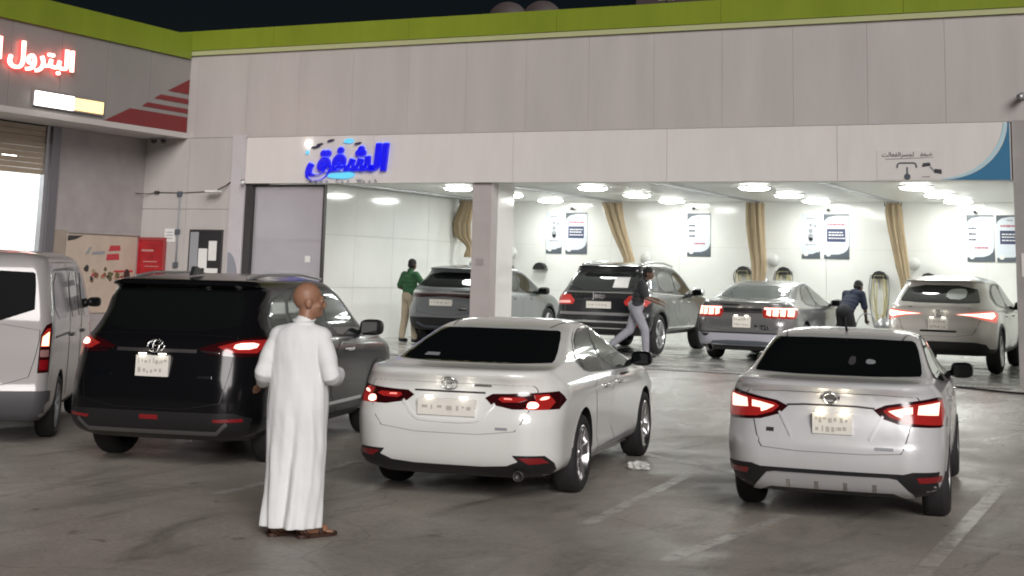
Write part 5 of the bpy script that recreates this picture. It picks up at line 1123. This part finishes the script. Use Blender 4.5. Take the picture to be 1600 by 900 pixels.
def worker(label, loc, rz, J, shirt, trousers, group='car wash workers', hairy=True):
    """J: joints, local metres: hip(c), chest, neck, head, yaw, pitch, and l/r shoulder elbow wrist hip knee ankle toe"""
    t = thing('person', label, 'person', loc, R_(rz), group)
    def b(mb):
        head(mb, J['head'], J.get('yaw', 0), J.get('pitch', 0)); capsule(mb, J['neck'], .058, Vector(J['head']) + Vector((0, 0, -.08)), .05); capsule(mb, J['hip'], .09, J['chest'], .085)
        for s in 'lr':
            capsule(mb, J['chest'], .07, J[s + 'sh'], .05); capsule(mb, J[s + 'sh'], .05, J[s + 'el'], .04); capsule(mb, J[s + 'el'], .04, J[s + 'wr'], .028)
            d = Vector(J[s + 'wr']) - Vector(J[s + 'el']); hand(mb, J[s + 'wr'], d, (0, 0, 1) if abs(d.normalized().z) < .8 else (0, -1, 0), 1 if s == 'l' else -1, 1.05)
            capsule(mb, J['hip'], .1, J[s + 'hp'], .09); capsule(mb, J[s + 'hp'], .085, J[s + 'kn'], .058); capsule(mb, J[s + 'kn'], .058, J[s + 'an'], .04); capsule(mb, Vector(J[s + 'an']) + Vector((0, 0, -.03)), .038, J[s + 'to'], .03)
    blob('body', b, M_skin2, t, .009, 3); face_bits(t, J['head'], J.get('yaw', 0), J.get('pitch', 0))
    def sh(mb):
        hip = Vector(J['hip']); ch = Vector(J['chest']); ax = ch - hip
        for u, r in ((.02, .152), (.1, .158), (.35, .152), (.6, .160), (.85, .165), (1.0, .155), (1.1, .12)):
            p = hip + ax * u; ellip(mb, p, (r * 1.24, r * .84, .10))
        for s in 'lr':
            capsule(mb, ch + Vector((0, 0, .05)), .09, J[s + 'sh'], .075); e = Vector(J[s + 'sh']).lerp(Vector(J[s + 'el']), .85 if J.get('short', True) else 1.0); capsule(mb, J[s + 'sh'], .075, e, .066)
            if not J.get('short', True): capsule(mb, J[s + 'el'], .062, Vector(J[s + 'el']).lerp(Vector(J[s + 'wr']), .9), .045)
        capsule(mb, ch + Vector((0, 0, .08)), .085, Vector(J['neck']), .068)
    blob('shirt', sh, shirt, t, .011, 4)
    def tr(mb):
        hip = Vector(J['hip']); ellip(mb, hip, (.19, .15, .15))
        for s in 'lr': capsule(mb, J[s + 'hp'], .105, J[s + 'kn'], .082); k, a = Vector(J[s + 'kn']), Vector(J[s + 'an']); capsule(mb, k, .082, k.lerp(a, .93), .066)
    blob('trousers', tr, trousers, t, .011, 4)
    for s in 'lr':
        def fo(mb, s=s):
            a, e = Vector(J[s + 'an']), Vector(J[s + 'to']); capsule(mb, a + Vector((0, 0, -.035)), .048, e, .04); capsule(mb, a - (e - a).normalized() * .03 + Vector((0, 0, -.045)), .042, a, .045)
        blob('shoe', fo, M_black, t, .01, 3)
    if hairy:
        Rm = Matrix.Rotation(J.get('yaw', 0), 3, 'Z') @ Matrix.Rotation(J.get('pitch', 0), 3, 'X')
        blob('hair', lambda mb: (ellip(mb, Vector(J['head']) + Rm @ Vector((0, -.022, .045)), (.087, .10, .088), Rm), ellip(mb, Vector(J['head']) + Rm @ Vector((0, -.045, -.01)), (.08, .07, .075), Rm)), M_hair, t, .01, 3)
    return t
def stand(**k):
    J = dict(hip=(0, 0, .95), chest=(0, .0, 1.32), neck=(0, .0, 1.48), head=(0, .02, 1.60), lsh=(-.19, 0, 1.40), rsh=(.19, 0, 1.40), lel=(-.25, -.03, 1.12), rel=(.25, -.03, 1.12), lwr=(-.25, .1, .9), rwr=(.25, .1, .9),
             lhp=(-.09, 0, .9), rhp=(.09, 0, .9), lkn=(-.11, .02, .5), rkn=(.11, .02, .5), lan=(-.13, 0, .09), ran=(.13, 0, .09), lto=(-.14, .15, .04), rto=(.14, .15, .04)); J.update(k); return J
M_gshirt = mat('green_shirt', (.03, .115, .045), .8, var=.2, vscale=9); M_khaki = mat('khaki_trousers', (.40, .34, .25), .85, var=.12, vscale=8); M_navyc = mat('navy_shirt', (.012, .018, .042), .8, var=.15, vscale=9)
M_jean = mat('grey_jeans', (.27, .27, .31), .85, var=.18, vscale=8); M_dkcloth = mat('black_shirt', (.02, .02, .024), .8); M_dktr = mat('dark_trousers', (.022, .022, .026), .85)
worker('worker in green shirt and khaki trousers wiping the grey crossover', (-15.42, 27.0, ZB), -20, stand(lkn=(-.16, .03, .5), lan=(-.20, -.02, .09), lto=(-.22, .13, .04), rkn=(.15, .02, .5), ran=(.20, .0, .09), rto=(.23, .14, .04), rel=(.33, .10, 1.18), rwr=(.42, .34, 1.25), lel=(-.28, -.06, 1.14), lwr=(-.2, .16, 1.05), yaw=R_(20), pitch=R_(-14), head=(0, .05, 1.60)), M_gshirt, M_khaki)
worker('worker in black shirt and pale grey jeans striding past the black off-road car', (-9.98, 26.0, ZB), -74, stand(hip=(0, .02, .93), chest=(0, .12, 1.28), neck=(0, .18, 1.43), head=(0, .25, 1.54), lsh=(-.18, .13, 1.37), rsh=(.18, .13, 1.37), lel=(-.24, .20, 1.10), lwr=(-.17, .44, 1.05), rel=(.24, .22, 1.10), rwr=(.20, .46, 1.0),
       lhp=(-.09, .02, .88), rhp=(.09, .02, .88), lkn=(-.10, -.10, .49), lan=(-.10, -.44, .22), lto=(-.10, -.36, .08), rkn=(.10, .20, .50), ran=(.10, .22, .09), rto=(.10, .38, .045), pitch=R_(-12)), M_dkcloth, M_jean)
worker('worker in navy shirt and dark trousers bending forward beside the silver crossover', (-6.72, 29.2, ZB), -22, stand(hip=(0, -.10, .90), chest=(0, .19, 1.18), neck=(0, .30, 1.30), head=(0, .38, 1.385), lsh=(-.19, .21, 1.245), rsh=(.19, .21, 1.245), lel=(-.24, .24, .96), rel=(.24, .24, .96), lwr=(-.18, .36, .77), rwr=(.18, .36, .77), lhp=(-.09, -.1, .86), rhp=(.09, -.1, .86), pitch=R_(-28), lkn=(-.13, .0, .48), rkn=(.13, .0, .48)), M_navyc, M_dktr)

# ------------------------------------------------------------------ small things
lt = thing('litter', 'crumpled pale paper lying on the ground beside the white sedan', 'litter', (-5.26, 13.85, 0))
bm = bmesh.new(); bmesh.ops.create_icosphere(bm, subdivisions=3, radius=.085); rn = random.Random(3)
for q in bm.verts: q.co *= 1 + rn.uniform(-.28, .22); q.co.z = max(-.03, q.co.z * .55); q.co.x *= 1.35
me = bpy.data.meshes.new('crumpled_paper'); bm.to_mesh(me); bm.free(); obj('crumpled_paper', me, M_paper, lt, (0, 0, .034))
hs = thing('hose', 'black hose lying across the ground outside the rightmost bay', 'hose', (-3.2, 22.6, gz(22.6)))
MB().tube([(-1.4 + .3 * i, .5 * math.sin(i * .7) * .4 - .12 * i * .3, gz(22.6 + .2 * math.sin(i * .7) - .036 * i) - gz(22.6) + .018) for i in range(16)], .016, 8).build('pipe', M_black, hs, True)
bk = thing('bucket', 'small grey bucket on the floor left of the silver crossover', 'bucket', (-6.25, 28.7, ZB)); bk.scale = (1.2, 1.2, 1.9)
MB().lathe([(0, .01), (0, .13), (.3, .17), (.31, .175), (.3, .165), (.02, .12), (.02, .01)], 20, 'z').build('pail', M_inkgrey, bk, True); MB().tube([(.17 * math.cos(R_(a)), .02, .3 + .17 * math.sin(R_(a))) for a in range(0, 181, 15)], .006, 6).build('handle', M_grey, bk, True)
vc = thing('vacuum_cleaner', 'grey canister vacuum cleaner on the floor beside the silver crossover', 'vacuum cleaner', (-5.85, 28.6, ZB)); vc.scale = (1.3, 1.3, 1.4)
MB().lathe([(.06, .01), (.06, .16), (.4, .18), (.42, .185), (.52, .16), (.58, .08), (.585, .01)], 20, 'z').build('canister', M_grey, vc, True); MB().tube([(.0, -.16, .36), (.0, -.3, .4), (-.1, -.42, .2), (-.25, -.46, .05), (-.4, -.4, .03)], .024, 8).build('hose', M_black, vc, True)
for k in range(4): MB().lathe([(-.02, .01), (-.02, .045), (.02, .045), (.02, .01)], 12, 'x', (.13 * math.cos(k * 1.571 + .78), .13 * math.sin(k * 1.571 + .78), .045)).build('castor', M_black, vc, True)
tarp = thing('drain_grate', 'long dark drain channel grate across the front of the bays', 'drain', (-9.8, 23.05, gz(23.05)))
MB().box(-6.9, 6.9, -.10, .10, -.02, .004).build('frame', M_dark, tarp)
mb = MB()
for k in range(170): mb.box(-6.85 + k * .08, -6.80 + k * .08, -.085, .085, .0045, .010)
mb.build('bars', M_grey, tarp); tarp.children[-1]['kind'] = 'stuff'
